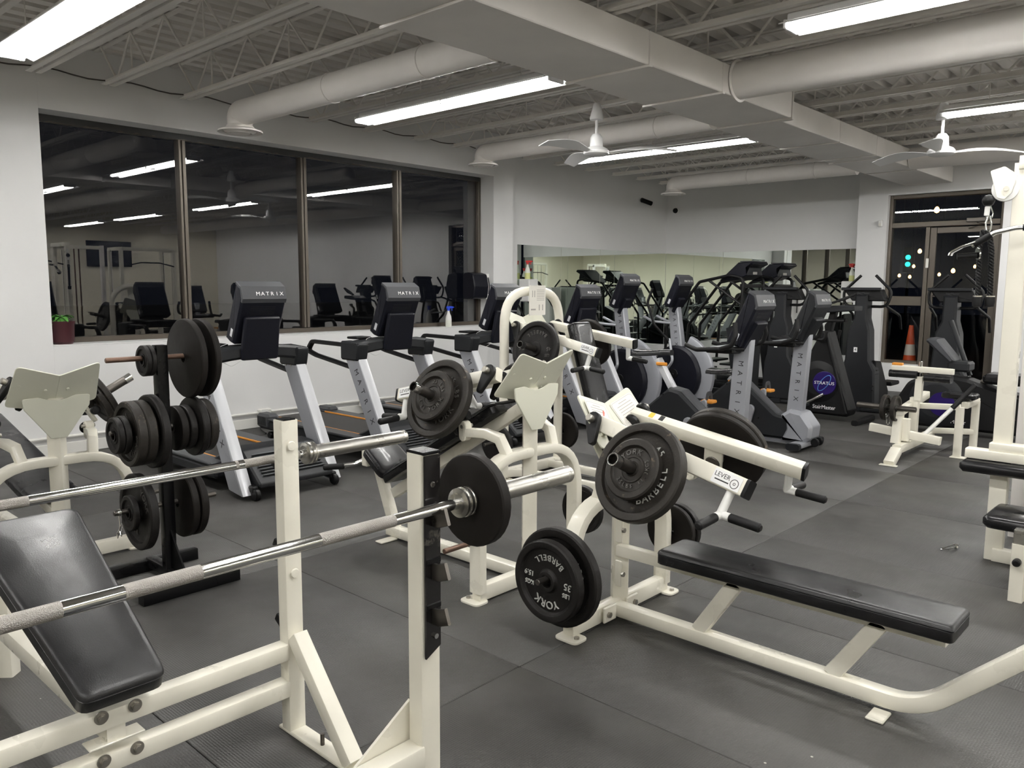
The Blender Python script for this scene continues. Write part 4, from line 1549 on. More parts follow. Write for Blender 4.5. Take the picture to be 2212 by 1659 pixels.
# ---- plate tree
tr = thing('plate_tree', 'black weight plate tree behind the front barbells', 'weight tree', (3.64, 1.70, 0))
G().beam((0, 0, .04), (0, 0, 1.185), .055, .055, (1, 0, 0), .004).build('post', 'blackpaint', tr)
for x, h in ((.225, .06), (-.225, .06)):
    G().beam((x, -.24, h / 2), (x, .24, h / 2), .06, h, r=.004).build('base_bar', 'blackpaint', tr)
G().beam((-.225, 0, .045), (.225, 0, .045), .05, .05, r=.004).build('base_rail', 'blackpaint', tr)
G().prism([(0, .06), (.19, .06), (0, .30)], (.0, 0, 0), (1, 0, 0), (0, 0, 1), .008).build('gusset', 'blackpaint', tr, smooth=False)
TP = {}
for z, mm, r in ((1.125, 'rust', .0125), (.78, 'dsteel', .0125), (.395, 'dsteel', .0125)):
    for s in (-1, 1):
        G().cyl((0, s * .027, z), (0, s * .255, z), r, 14, .003).build('peg', mm, tr)
        TP[(z, s)] = V((3.64, 1.70 + s * .027, z))
nA, pA = V((0, -1, 0)), V((0, 1, 0))


def tp(z, s, dist, D, th, label, **k):
    ax = V((0, s, 0))
    b = TP[(z, s)]
    if s > 0:
        return plate(b, -ax, -dist, D, th, label, drop=k.pop('drop', .0125), **k)
    return plate(b, ax, dist, D, th, label, drop=k.pop('drop', .0125), **k)


tp(1.125, -1, .028, .150, .022, 'inner of two small plates at the top of the plate tree', style='ridge', m='iron')
tp(1.125, -1, .052, .150, .022, 'outer of two small plates at the top of the plate tree', style='ridge', m='iron')
tp(1.125, 1, .105, .395, .036, 'nearer of two big plates high on the right of the plate tree', style='flat', m='iron_flat')
tp(1.125, 1, .175, .395, .036, 'farther of two big plates high on the right of the plate tree', style='flat', m='iron_flat')
tp(.78, -1, .030, .36, .040, 'largest plate on the middle left peg of the plate tree, next to the post', m='iron')
tp(.78, -1, .085, .315, .046, 'second plate on the middle left peg of the plate tree', m='iron_worn', texts=YB(.8))
tp(.78, -1, .132, .315, .046, 'third plate on the middle left peg, lettered, lit from above', m='iron_worn', lm='letter_dk', roll=2.4, texts=YB(.8))
tp(.78, -1, .170, .185, .030, 'small plate second from the end of the middle left peg', style='ridge', m='iron')
tp(.78, -1, .200, .175, .028, 'small ridged plate at the end of the middle left peg', style='ridge', m='iron')
tp(.78, 1, .035, .225, .038, 'plate next to the post on the middle right peg of the tree', style='flat', m='iron_flat')
tp(.78, 1, .080, .225, .038, 'second plate on the middle right peg of the tree', style='flat', m='iron')
tp(.78, 1, .125, .30, .040, 'larger plate third on the middle right peg of the tree', style='flat', m='iron')
tp(.78, 1, .175, .27, .045, 'last plate on the middle right peg of the tree', style='flat', m='iron_worn')
tp(.395, -1, .110, .375, .042, 'big lettered plate low on the left of the plate tree', m='iron', lm='letter_dk', roll=.9, texts=(('YORK', .046, .57, 0, 17, False), ('BARBELL', .04, .57, 180, 14, True)))
tp(.395, -1, .152, .175, .028, 'small plate over the big one low on the left of the tree', style='ridge', m='iron')
tp(.395, 1, .045, .34, .040, 'big plate low on the right of the plate tree', style='flat', m='iron_flat')
tp(.395, 1, .092, .34, .040, 'second big plate low on the right of the plate tree', style='flat', m='iron_flat')
cl = thing('spring_collar', 'chrome spring collar clipped on the lowest left peg of the tree', 'collar', (3.64, 1.70 - .225, .395))
g = G()
hx = [V((.0155 * math.cos(a), -.014 + .004 * a / (2 * PI), .0155 * math.sin(a))) for a in [i * PI / 8 for i in range(57)]]
g.sweep(hx, circ_sec(.0022, 6), (0, 1, 0))
g.build('coil', 'chrome', cl)
for dx, dy in ((.012, -.012), (-.012, .012)):
    G().tube([(dx, dy, -.012), (dx * 1.6, dy, -.06), (dx * 2.2, dy - .01, -.09), (dx * .6, dy - .01, -.125), (dx * .2, dy - .01, -.10), (dx * 1.2, dy, -.075)], .0025, 6, fil=.008, fn=3).build('handle_loop', 'chrome', cl)

# ================================================================== TREADMILLS
TH = math.radians(24)


def console(T, o, th, w, h, dpt, neck, cap='grey', body='navy', big=True):
    """screen head seen from behind: o = lower middle of its back face, leaning forward by th"""
    u = V((math.sin(th), 0, math.cos(th)))
    nb = V((math.cos(th), 0, -math.sin(th)))
    prof = [(0, .0), (0, h * .86), (-dpt * .45, h * 1.035), (-dpt, h * 1.05), (-dpt, -.015 * h), (-dpt * .55, -h * .03)]
    pr = fillet([(a, b) for a, b in [(p[0], p[1]) for p in prof]], [.01, .012, .012, .012, .012, .02], 3, True)
    hd = G().prism([(p[0], p[1]) for p in pr], o, nb, u, w, .016).build('console_head', body, T, ang=40)
    # lighter cap over the top edge
    cp = [(.003, h * .79), (.003, h * .865), (-dpt * .44, h * 1.042), (-dpt * 1.02, h * 1.058), (-dpt * 1.02, h * 1.0), (-dpt * .44, h * .98), (-.02, h * .85), (-.02, h * .79)]
    G().prism(cp, o, nb, u, w * .985, .004).build('console_cap', cap, T, ang=30)
    # wordmark on the cap
    c = V(o) + nb * .0045 + u * (h * .826)
    c0, c1 = V(o) + nb * .003 + u * h * .865, V(o) - nb * dpt * .44 + u * h * 1.042
    v = (c1 - c0).normalized()
    c = c0.lerp(c1, .40)
    n = v.cross(V((0, -1, 0)))
    yx = V((0, 1, 0))
    nn = yx.cross(v)
    c = c + nn * .002
    s = .039 if big else .034
    spaced_text('MATRIX', s, s * .98, .0012, c + V((0, w * .12, 0)), yx, v, 1.15).build('lettering', 'white', hd, smooth=False)
    # vent lines
    g = G()
    for k in range(6):
        g.join(G().box((0, 0, 0), (w * .55, .003, .002), 0).xf(frame_m(V(o) + nb * .001 + u * (h * (.56 + .03 * k)), (0, 1, 0), u)))
    g.build('vent_lines', 'dgrey', hd, smooth=False)
    # grey sticker low on the side
    G().box((0, 0, 0), (.030, .062, .001), .0003).xf(frame_m(V(o) - nb * dpt * .42 + u * (h * .17) + V((0, -w / 2 - .0006, 0)), nb, u)).build('sticker', 'silver2', hd, smooth=False)
    # screen on the user side
    G().box((0, 0, 0), (w * .88, h * .55, .002), .0005).xf(frame_m(V(o) - nb * (dpt + .001) + u * (h * .62), (0, -1, 0), u)).build('display', 'screen', hd, smooth=False)
    if neck:
        nw, ntop, nz = neck
        p0 = V(o) + nb * .012 + u * (h * ntop)
        p1 = V((o[0] - .03, o[1], nz))
        G().prism(fillet([(-nw / 2, 0), (nw / 2, 0), (nw / 2 * .97, (p1 - p0).length), (-nw / 2 * .97, (p1 - p0).length)], .012, 3, True), p0, (0, 1, 0), (p1 - p0), .05, .01).build('neck', body, T, ang=40)
    return hd


def treadmill(label, yc):
    T = thing('treadmill', label, 'treadmill', (1.6, yc, 0), 0, 'treadmills along the window wall')
    # deck
    G().box((-.26, 0, .135), (1.68, .80, .09), .02).build('deck_frame', 'dgrey', T)
    G().box((-.25, 0, .186), (1.62, .50, .012), .004).build('running_belt', 'belt', T)
    for s in (-1, 1):
        G().box((-.28, s * .335, .192), (1.60, .135, .022), .009).build('side_rail', 'grey', T)
        G().box((-.30, s * .262, .196), (1.30, .016, .014), .003).build('edge_stripe', 'orange', T)
        # rear vent box
        e = G().box((-1.02, s * .345, .17), (.22, .13, .14), .025).build('rear_end_cap', 'grey', T)
        g = G()
        for k in range(6):
            g.box((-1.09 + k * .026, s * .411, .17), (.010, .004, .08), .001)
        g.build('vent_slots', 'black', e, smooth=False)
        G().cyl((-.95, s * .38, .035), (-.95, s * .33, .035), .035, 16, .006).build('rear_foot', 'black', T)
        G().cyl((1.0, s * .34, .042), (1.0, s * .30, .042), .042, 18, .008).build('caster', 'black', T)
        G().box((.93, s * .32, .075), (.14, .05, .05), .01).build('caster_bracket', 'black', T)
    # motor cover
    pr = fillet([(.30, .09), (.30, .185), (.46, .245), (.62, .325), (.78, .315), (1.02, .115), (1.02, .085)], [.0, .02, .06, .05, .05, .02, .01], 4, True)
    hood = G().prism([(p[0], p[1]) for p in pr], (0, 0, 0), (1, 0, 0), (0, 0, 1), .60, .012).build('motor_cover', 'dgrey', T, ang=30)
    dv = V((1.02 - .78, 0, .115 - .315)).normalized()
    for k in range(8):
        c = V((.80, 0, .30)) + dv * (.035 + k * .027)
        G().box((0, 0, 0), (.50, .0085, .012), .002).xf(frame_m(c + V((.004, 0, .006)), (0, 1, 0), dv)).build('vent_slat', 'grey', hood)
    G().box((.985, -.06, .14), (.03, .05, .05), .006).build('latch', 'black', T)
    # uprights
    for s in (-1, 1):
        poly = fillet([(.96, .03), (.775, .05), (.33, .90), (.51, .90)], [.008, .02, .01, .01], 3, True)
        up_ = G().prism([(p[0], p[1]) for p in poly], (0, s * .36, 0), (1, 0, 0), (0, 0, 1), .085, .006).build('upright', 'silver', T)
        d = V((.33 - .775, 0, .90 - .05)).normalized()
        side = V((d.z, 0, -d.x))
        # bright front edge
        p0, p1 = V((.965, s * .36, .035)), V((.512, s * .36, .895))
        G().beam(p0 + side * .002, p1 + side * .002, .082, .006, side, .002).build('edge_strip', 'silver2', up_)
        c = V((.775, 0, .05)).lerp(V((.33, 0, .90)), .56) + side * .085
        if s < 0:
            spaced_text('MATRIX', .070, .088, .0012, c + V((0, -.4034, 0)), -d, side, 1.0).build('lettering', 'inkblack', up_, smooth=False)
        else:
            spaced_text('MATRIX', .070, .088, .0012, c + V((0, .4034, 0)), d, side, 1.0).build('lettering', 'inkblack', up_, smooth=False)
        for xx in (.385, .455):
            G().cyl((xx, s * .36 - .0425, .855), (xx, s * .36 - .046, .855), .007, 8).build('bolt', 'bolt', up_)
        # side handle loop
        lp = fillet([(.42, s * .375, .975), (-.16, s * .385, .985), (-.24, s * .385, .90), (-.10, s * .385, .865), (.42, s * .375, .79)], [0, .05, .05, .05, 0], 4)
        G().sweep(lp, rect_sec(.035, .048, .012, 3), (0, 1, 0)).build('side_handle', 'black', T)
        # corner block
        poly = fillet([(.30, .855), (.53, .855), (.565, 1.0), (.30, 1.015)], .02, 3, True)
        G().prism([(p[0], p[1]) for p in poly], (0, s * .365, 0), (1, 0, 0), (0, 0, 1), .115, .014).build('corner_block', 'dgrey', T, ang=40)
    # arched cross bar
    up_pts = [(y, 1.0 + .035 * (1 - (y / .42) ** 2)) for y in [-.42 + .84 * i / 12 for i in range(13)]]
    lo_pts = [(y, .895 + .045 * (1 - (y / .42) ** 2)) for y in [.42 - .84 * i / 12 for i in range(13)]]
    G().prism(up_pts + lo_pts, (.44, 0, 0), (0, 1, 0), (0, 0, 1), .20, .018).build('cross_bar', 'dgrey', T, ang=40)
    g = G().box((.34, -.25, 1.035), (.14, .16, .02), .008)
    g.build('cup_tray', 'black', T)
    console(T, V((.50, 0, 1.045)), TH, .365, .42, .125, None)
    # support slab behind the head
    u = V((math.sin(TH), 0, math.cos(TH)))
    nb = V((math.cos(TH), 0, -math.sin(TH)))
    p1 = V((.50, 0, 1.045)) + u * .225 + nb * .012
    p0 = V((.535, 0, .93))
    dd = (p1 - p0)
    G().prism(fillet([(-.150, 0), (.150, 0), (.140, dd.length), (-.140, dd.length)], [.02, .02, .012, .012], 3, True), p0, (0, 1, 0), dd, .045, .01).build('neck_slab', 'navy', T, ang=40)
    G().tube([(.47, -.21, 1.05), (.46, -.27, 1.03), (.44, -.27, .93), (.50, -.2, .885), (.52, -.14, .92)], .0018, 5, fil=.03).build('safety_cord', 'white', T)
    return T


t1 = treadmill('nearest treadmill, right behind the black plate tree', 3.09)
for k, (yy, lb) in enumerate(((4.40, 'second treadmill along the window, above the front barbell sleeve'),
                              (5.71, 'third treadmill, its head showing left of the rounded hoop'),
                              (7.02, 'fourth treadmill, mostly hidden by the back lever press'))):
    c = copy_tree(t1, None, lb)
    c.location.y = yy

# ================================================================== ELLIPTICALS (silver masts behind the treadmills)
def elliptical(label, x, y):
    T = thing('elliptical_trainer', label, 'elliptical', (x, y, 0), 0, 'elliptical trainers')
    G().prism([(p[0], p[1]) for p in fillet([(.05, .45), (-.05, 1.24), (.09, 1.24), (.22, .45)], .01, 2, True)], (0, 0, 0), (1, 0, 0), (0, 0, 1), .10, .01).build('mast', 'silver', T)
    d = V((-.10, 0, .79)).normalized()
    side = V((d.z, 0, -d.x))
    spaced_text('MATRIX', .062, .078, .0012, V((.07, -.0512, .95)), -d, side).build('lettering', 'inkblack', T.children[0], smooth=False)
    console(T, V((.06, 0, 1.22)), TH, .34, .38, .11, (.13, .36, 1.16), big=False)
    hs = G()
    out = hull2((.10, .36), .36, (.10, .40), .34, 18)
    hs.prism(out, (0, 0, 0), (1, 0, 0), (0, 0, 1), .20, .03)
    hs.build('drive_housing', 'navy', T, ang=40)
    ring = [V((.10 + .40 * math.cos(a), 0, .38 + .40 * math.sin(a))) for a in [math.radians(70 - 130 * i / 14) for i in range(15)]]
    G().sweep(ring, rect_sec(.23, .075, .02, 2), (0, 1, 0)).build('side_shell', 'silver', T)
    for s in (-1, 1):
        G().cyl((.10, s * .10, .38), (.10, s * .115, .38), .062, 20, .004).build('hub', 'black', T)
        G().cyl((.10, s * .115, .38), (.10, s * .118, .38), .008, 8).build('bolt', 'chrome', T)
        cr = (.10 + .22 * s, s * .15, .38 + .14 * s)
        G().tube([(.10, s * .125, .38), cr], .022, 10).build('crank_arm', 'black', T)
        G().tube([cr, (-.55, s * .17, .20 + .05 * s), (-.95, s * .17, .16)], .02, 10, fil=.1).build('pedal_rail', 'dgrey', T)
        pd = G().box((-.62 + .15 * s, s * .19, .24 + .06 * s), (.36, .14, .05), .015).build('pedal', 'black', T)
        G().tube([(.02, s * .12, .80), (-.12, s * .24, 1.0), (-.22, s * .26, 1.28), (-.16, s * .24, 1.46)], .017, 12, fil=.1, fn=4).build('moving_handle', 'black', T)
        G().tube([(.02, s * .10, .82), (.14, s * .20, .55), (cr[0], s * .17, cr[2])], .018, 10, fil=.08).build('link_rod', 'silver', T)
        G().tube([(.0, s * .06, 1.02), (-.20, s * .16, 1.04), (-.34, s * .15, 1.10)], .016, 10, fil=.05).build('fixed_handle', 'silver', T)
    G().beam((-1.0, 0, .06), (.50, 0, .06), .09, .07, r=.015).build('base_rail', 'dgrey', T)
    for x0 in (-.98, .48):
        G().beam((x0, -.30, .035), (x0, .30, .035), .08, .06, r=.02).build('stabiliser', 'silver', T)
    return T


e1 = elliptical('left of two ellipticals with silver masts behind the treadmills', 1.92, 8.00)
e2 = copy_tree(e1, None, 'right of two ellipticals with silver masts behind the treadmills')
e2.location = (2.07, 8.98, 0)


# older climbers with long sloping handrails, by the mirror corner
def climber(label, x, y):
    T = thing('stair_climber', label, 'stair climber', (x, y, 0), 0, 'stair climbers in the mirror corner')
    for s in (-1, 1):
        rp = [(.06, s * .30, .05), (.10, s * .30, 1.60), (-.10, s * .30, 1.64), (-.55, s * .30, 1.55), (-1.05, s * .30, .92), (-1.08, s * .30, .30)]
        G().tube(rp, .021, 12, fil=.07, fn=4).build('handrail', 'black', T)
        G().tube([(.08, s * .30, 1.25), (-.42, s * .30, 1.58)], .017, 10).build('rail_brace', 'black', T)
        G().beam((-1.05, s * .30, .06), (.2, s * .30, .06), .06, .08, r=.01).build('side_beam', 'dgrey', T)
    for k in range(5):
        G().box((-.80 + .17 * k, 0, .20 + .13 * k), (.20, .52, .03), .008).build('step', 'dgrey', T)
    G().prism([(.12, .05), (-.02, .05), (-.16, .92), (.12, 1.05)], (0, 0, 0), (1, 0, 0), (0, 0, 1), .50, .02).build('step_housing', 'dgrey', T)
    pr = fillet([(-.30, 1.56), (-.02, 1.58), (.12, 1.64), (.10, 1.74), (.20, 1.79), (.18, 1.82), (-.02, 1.81)], .012, 3, True)
    G().prism([(p[0], p[1]) for p in pr], (0, 0, 0), (1, 0, 0), (0, 0, 1), .46, .012).build('console_head', 'navy', T)
    G().box((.09, 0, 1.822), (.20, .40, .014), .005).build('console_top', 'grey', T)
    G().beam((.08, -.30, 1.50), (.08, .30, 1.50), .05, .05, r=.01).build('cross_tube', 'black', T)
    G().box((.118, 0, 1.67), (.004, .12, .035), .001).build('label_plate', 'ink', T)
    return T


k1 = climber('left of two black stair climbers with long sloping handrails near the corner', 2.42, 10.28)
k2 = copy_tree(k1, None, 'right of two black stair climbers with long sloping handrails near the corner')
k2.location = (2.42, 11.22, 0)


# ================================================================== UPRIGHT BIKES (silver masts, nearer)
def bike(label, x, y, seat_z, recline):
    T = thing('exercise_bike', label, 'exercise bike', (x, y, 0), 0, 'exercise bikes with silver masts')
    # local origin: under the mast; rider sits at -x
    G().prism([(p[0], p[1]) for p in fillet([(-.12, .28), (-.065, 1.18), (.075, 1.18), (.03, .28)], .008, 2, True)], (0, 0, 0), (1, 0, 0), (0, 0, 1), .085, .008).build('mast', 'silver', T)
    ms = T.children[0]
    d = V((.05, 0, .90)).normalized()
    side = V((d.z, 0, -d.x))
    spaced_text('MATRIX', .062, .080, .0012, V((-.022, -.0434, .66)), -d, side).build('lettering', 'inkblack', ms, smooth=False)
    console(T, V((.025, 0, 1.00)), TH, .34, .42, .12, (.20, .55, .98), big=False, body='dgrey' if recline else 'navy')
    # shrouded body
    pr = fillet([(-.92, .08), (-.90, .40), (-.66, .60), (-.55, .58), (-.20, .30), (.02, .27), (.10, .25), (.10, .08)], [.03, .08, .10, .05, .06, .02, .02, .02], 4, True)
    G().prism([(p[0], p[1]) for p in pr], (0, 0, 0), (1, 0, 0), (0, 0, 1), .20, .02).build('body_shroud', 'dgrey', T, ang=35)
    tp_ = fillet([(-.88, .42), (-.66, .61), (-.54, .59), (-.20, .31), (.0, .285), (.0, .265), (-.21, .285), (-.56, .555), (-.66, .575), (-.86, .38)], .01, 2, True)
    G().prism([(p[0], p[1]) for p in tp_], (0, 0, 0), (1, 0, 0), (0, 0, 1), .13, .01).build('top_strip', 'grey', T, ang=35)
    for s in (-1, 1):
        G().cyl((-.70, s * .10, .545), (-.70, s * .104, .545), .008, 8).build('screw', 'black', T)
        G().cyl((-.36, s * .10, .25), (-.36, s * .104, .25), .006, 8).build('screw', 'chrome', T)
    # silver nose and feet
    ns = fillet([(-.14, .07), (-.09, .18), (-.10, .25), (-.15, .30), (-.06, .365), (.06, .345), (.16, .22), (.15, .11), (.09, .06)], [.01, .05, .03, .01, .03, .04, .06, .04, .02], 4, True)
    G().prism([(p[0], p[1]) for p in ns], (0, 0, 0), (1, 0, 0), (0, 0, 1), .235, .03).build('nose_shell', 'silver', T, ang=40)
    G().beam((.06, -.24, .055), (.06, .24, .055), .12, .05, (0, 0, 1), .018).build('front_stabiliser', 'silver', T)
    for s in (-1, 1):
        G().beam((.06, s * .235, .05), (.06, s * .285, .05), .125, .062, (0, 0, 1), .02).build('foot_cap', 'dgrey', T)
        G().cyl((.17, s * .06, .075), (.17, s * .03, .075), .038, 16, .006).build('transport_wheel', 'black', T)
    G().beam((-1.05, 0, .05), (.06, 0, .05), .10, .05, r=.015).build('base_rail', 'silver', T)
    G().beam((-1.02, -.26, .04), (-1.02, .26, .04), .08, .05, r=.02).build('rear_stabiliser', 'silver', T)
    # cranks
    for s in (-1, 1):
        c0 = V((-.44, s * .115, .33))
        c1 = V((-.44 + s * .02, s * .14, .33 - s * -.15))
        G().prism(hull2((0, 0), .042, (s * .02, s * .15), .024, 8), c0, (1, 0, 0), (0, 0, 1), .03, .005).build('crank', 'silver', T)
        pd = G().box((c1.x, s * .20, c1.z), (.11, .10, .03), .008).build('pedal', 'orange', T)
        st = G().rpath([(c1.x, s * .155, c1.z), (c1.x, s * .17, c1.z + .07), (c1.x, s * .23, c1.z + .07), (c1.x, s * .25, c1.z)], .04, .006, (1, 0, 0), .002, fil=.02).build('strap', 'grey', pd)
    # seat
    G().beam((-.62, 0, .52), (-.70 - (seat_z - .6) * .45, 0, seat_z - .04), .075, .055, (1, 0, 0), .01).build('seat_post', 'silver2' if not recline else 'silver', T)
    sx = -.74 - (seat_z - .6) * .42
    sd = G()
    vs, fs = [], []
    rows = 9
    for i in range(rows):
        u = i / (rows - 1)
        xx = sx + .17 - .34 * u
        w = .035 + .085 * max(0, (u - .35) / .65) ** .8
        zt = seat_z + .035 + .012 * math.cos(u * PI * 1.2) + .01 * u
        for a, (yy, dz) in enumerate(((-1, -.045), (-1, -.02), (-.75, .0), (0, .006), (.75, 0), (1, -.02), (1, -.045))):
            vs.append(V((xx, yy * w, zt + dz)))
    for i in range(rows - 1):
        for a in range(6):
            o = i * 7 + a
            fs.append([o, o + 7, o + 8, o + 1])
        fs.append([i * 7 + 6, (i + 1) * 7 + 6, (i + 1) * 7, i * 7])
    fs.append(list(range(7)))
    fs.append([(rows - 1) * 7 + a for a in range(7)][::-1])
    sd.add(vs, fs).build('saddle', 'vinyl', T, ang=60)
    lv = G().box((sx + .10, -.05, seat_z - .075), (.11, .025, .03), .01).build('adjust_lever', 'orange', T)
    # handlebars
    for s in (-1, 1):
        hp = fillet([(.02, s * .07, .98), (-.06, s * .20, .985), (-.30, s * .26, .97), (-.42, s * .22, 1.0)], .05, 4)
        G().tube(hp, .019, 12, up=(0, 0, 1)).build('handlebar', 'grip', T)
        up2 = fillet([(-.10, s * .22, .985), (.02, s * .27, 1.02), (.05, s * .27, 1.10), (.03, s * .25, 1.20)], .05, 4)
        G().tube(up2, .019, 12, up=(0, 1, 0)).build('horn_grip', 'grip', T)
    tr_ = G().box((-.14, 0, .965), (.26, .36, .045), .02).build('tray', 'black', T)
    G().box((-.14, 0, .990), (.20, .28, .008), .003).build('tray_rim', 'silver', tr_)
    return T


bike('left of two bikes with silver masts, saddle raised high', 4.50, 6.12, .88, False)
bb = bike('right of two bikes with silver masts, black saddle set low', 4.53, 7.22, .64, True)


# ================================================================== STEPPERS AND STRATUS BIKES
def stepper(label, x, y, num):
    T = thing('stepper', label, 'stepper', (x, y, 0), 0, 'black steppers in the far row')
    # seen from its front; the user stands at +y
    prof = [(-.20, .05), (-.185, .52), (-.155, .62), (-.135, .98), (-.075, 1.12), (-.07, 1.40), (.07, 1.40), (.075, 1.12), (.115, .98), (.135, .62), (.20, .50), (.22, .05)]
    G().prism(prof, (0, 0, 0), (1, 0, 0), (0, 0, 1), .20, .02).build('tower_body', 'dgrey', T, ang=35)
    sd = G()
    for s in (-1, 1):
        sd.prism([(-.10, .05), (.42, .05), (.42, .22), (.10, .60), (-.10, .62)], (s * .13, .10, 0), (0, 1, 0), (0, 0, 1), .10, .015)
    sd.build('side_body', 'black', T, ang=35)
    g = G()
    for k in range(6):
        g.box((.195, -.06 + .02 * k - .02, .28 + .045 * k), (.02, .09, .012), .002)
    g.build('vent_slots', 'black', T, smooth=False)
    G().prism(fillet([(-.23, 0), (.20, 0), (.27, -.14), (-.12, -.14)], .01, 2, True), (0, .02, 1.465), (1, 0, 0), (0, 0, 1), .15, .012).build('console', 'black', T, ang=35)
    ct = G().box((-.015, -.07, 1.468), (.45, .06, .035), .006).build('console_lip', 'dgrey', T)
    text('StairMaster', .030, .001, (.01, -.0565, 1.422), (1, 0, 0), (0, 0, 1)).build('lettering', 'grey', ct, smooth=False)
    hp = fillet([(-.08, .10, 1.63), (-.27, .08, 1.44), (-.25, .06, 1.26), (.25, .06, 1.26), (.29, .08, 1.44), (.09, .10, 1.63)], [0, .10, .10, .10, .10, 0], 6)
    hb = G().tube(hp, .017, 12, up=(0, 1, 0)).build('handlebar', 'black', T)
    for s in (-1, 1):
        G().tube([(s * .24, .05, 1.27), (s * .28, .45, 1.15), (s * .28, .52, .98)], .016, 10, fil=.08).build('side_rail', 'black', T)
        G().box((s * .15, .62, .22 + .08 * s), (.16, .30, .05), .012).build('pedal', 'black', T)
        G().tube([(s * .15, .15, .38), (s * .15, .50, .22 + .08 * s)], .02, 10).build('pedal_arm', 'dgrey', T)
    if num:
        q = G().box((-.03, -.1005, .745), (.042, .002, .058), .0008).build('number_label', 'white', T)
        text(num, .052, .001, (-.03, -.1022, .745), (1, 0, 0), (0, 0, 1), .9).build('lettering', 'inkblack', q, smooth=False)
    G().beam((0, -.10, .035), (0, .95, .035), .12, .06, r=.015).build('base_rail', 'dgrey', T)
    for yy in (-.05, .9):
        G().beam((-.32, yy, .03), (.32, yy, .03), .07, .05, r=.015).build('stabiliser', 'dgrey', T)
    return T


stepper('stepper numbered 3 behind the left bike consoles', 3.10, 9.95, '3')
stepper('stepper numbered 4 left of the door', 4.10, 9.95, '4')
stepper('stepper in front of the glass door, no number showing', 5.06, 9.95, '')

# stratus upright bike, side on
SB = thing('exercise_bike', 'black exercise bike with a round purple badge between the silver mast and stepper 4', 'exercise bike', (4.10, 9.05, 0))
pr = fillet([(-.44, .06), (-.40, .42), (-.22, .74), (-.10, 1.0), (-.01, 1.0), (.20, .34), (.27, .14), (.25, .06)], [.06, .16, .1, .02, .02, .05, .05, .05], 4, True)
G().prism([(p[0], p[1]) for p in pr], (0, 0, 0), (1, 0, 0), (0, 0, 1), .22, .025).build('body_shroud', 'black', SB, ang=35)
G().lathe([(.0, .128), (.15, .128), (.21, .118), (.25, .105), (.25, .0)], (-.10, 0, .43), (0, -1, 0), 40).build('wheel_cover', 'black', SB, ang=40)
bd = G().lathe([(0, .134), (.125, .134), (.132, .130), (.132, .12)], (-.02, 0, .42), (0, -1, 0), 36).build('badge', 'purple', SB)
G().sweep([V((-.02 + .085 * math.cos(a) * .75 + .03 * math.sin(a), -.1355, .42 + .085 * math.sin(a) + .03 * math.cos(a))) for a in [i * 2 * PI / 28 for i in range(28)]], circ_sec(.004, 6), (0, 1, 0), closed=True).build('badge_ring', 'cyan', bd)
text('STRATUS', .048, .0015, (-.02, -.1362, .42), (1, 0, 0), (0, 0, 1), 1.15).build('lettering', 'white', bd, smooth=False)
text('StairMaster', .062, .0015, (-.02, -.1115, .145), (1, 0, 0), (0, 0, 1), .9).build('lettering', 'white', SB, smooth=False)
G().beam((.23, -.125, .10), (-.03, -.125, .98), .03, .03, r=.01).build('frame_tube', 'black', SB)
G().beam((-.06, 0, .95), (-.0, 0, 1.22), .09, .07, (1, 0, 0), .012).build('head_post', 'black', SB)
G().prism(fillet([(-.10, 1.20), (.26, 1.23), (.26, 1.285), (.02, 1.285), (-.10, 1.24)], .008, 2, True), (0, 0, 0), (1, 0, 0), (0, 0, 1), .26, .01).build('console', 'dgrey', SB, ang=35)
for k in range(4):
    G().rpath([(-.02 + .05 * k, -.13, 1.30 - .015 * k + .03 * k), (.12 + .05 * k, -.10, 1.36 + .02 * k)], .05, .022, (0, 0, 1), .008).build('arm_pad', 'grip', SB)
for s in (-1, 1):
    hp = fillet([(.12, s * .05, 1.12), (-.02, s * .20, 1.12), (-.18, s * .22, 1.06), (-.14, s * .22, .92), (-.02, s * .20, .90), (.0, s * .2, 1.0)], .05, 4)
    G().tube(hp, .018, 12, up=(0, 1, 0)).build('handlebar', 'grip', SB)
    G().box((-.12 + s * .1, s * .20, .22 + s * .05), (.12, .09, .03), .008).build('pedal', 'dgrey', SB)
    G().tube([(-.02, s * .14, .30), (-.12 + s * .1, s * .17, .22 + s * .05)], .016, 10).build('crank', 'chrome', SB)
G().beam((-.34, 0, .50), (-.46, 0, .84), .05, .05, (1, 0, 0), .01).build('seat_post', 'dsteel', SB)
G().prism(fillet([(-.62, .86), (-.34, .86), (-.30, .90), (-.60, .93)], .02, 3, True), (0, 0, 0), (1, 0, 0), (0, 0, 1), .20, .02).build('saddle', 'vinyl', SB, ang=40)
for xx in (-.38, .38):
    G().beam((xx, -.27, .03), (xx, .27, .03), .07, .06, r=.02).build('stabiliser', 'black', SB)

# recumbent bike by the door
RB = thing('recumbent_bike', 'low black recumbent bike before the door, behind the calf machine', 'exercise bike', (5.45, 9.05, 0))
pr = fillet([(-.62, .06), (-.62, .30), (-.50, .52), (-.25, .62), (.05, .58), (.30, .50), (.75, .40), (.80, .06)], [.05, .14, .14, .1, .1, .05, .05, .03], 4, True)
G().prism([(p[0], p[1]) for p in pr], (0, 0, 0), (1, 0, 0), (0, 0, 1), .26, .03).build('body_shroud', 'black', RB, ang=35)
G().lathe([(0, .15), (.17, .15), (.24, .14), (.28, .12), (.28, 0)], (-.22, 0, .34), (0, -1, 0), 36).build('wheel_cover', 'dgrey', RB, ang=40)
bd = G().lathe([(0, .156), (.12, .156), (.125, .14)], (-.16, 0, .31), (0, -1, 0), 32).build('badge', 'purple', RB)
text('StairMaster', .055, .0015, (-.05, -.1315, .14), (1, 0, 0), (0, 0, 1), .9).build('lettering', 'white', RB, smooth=False)
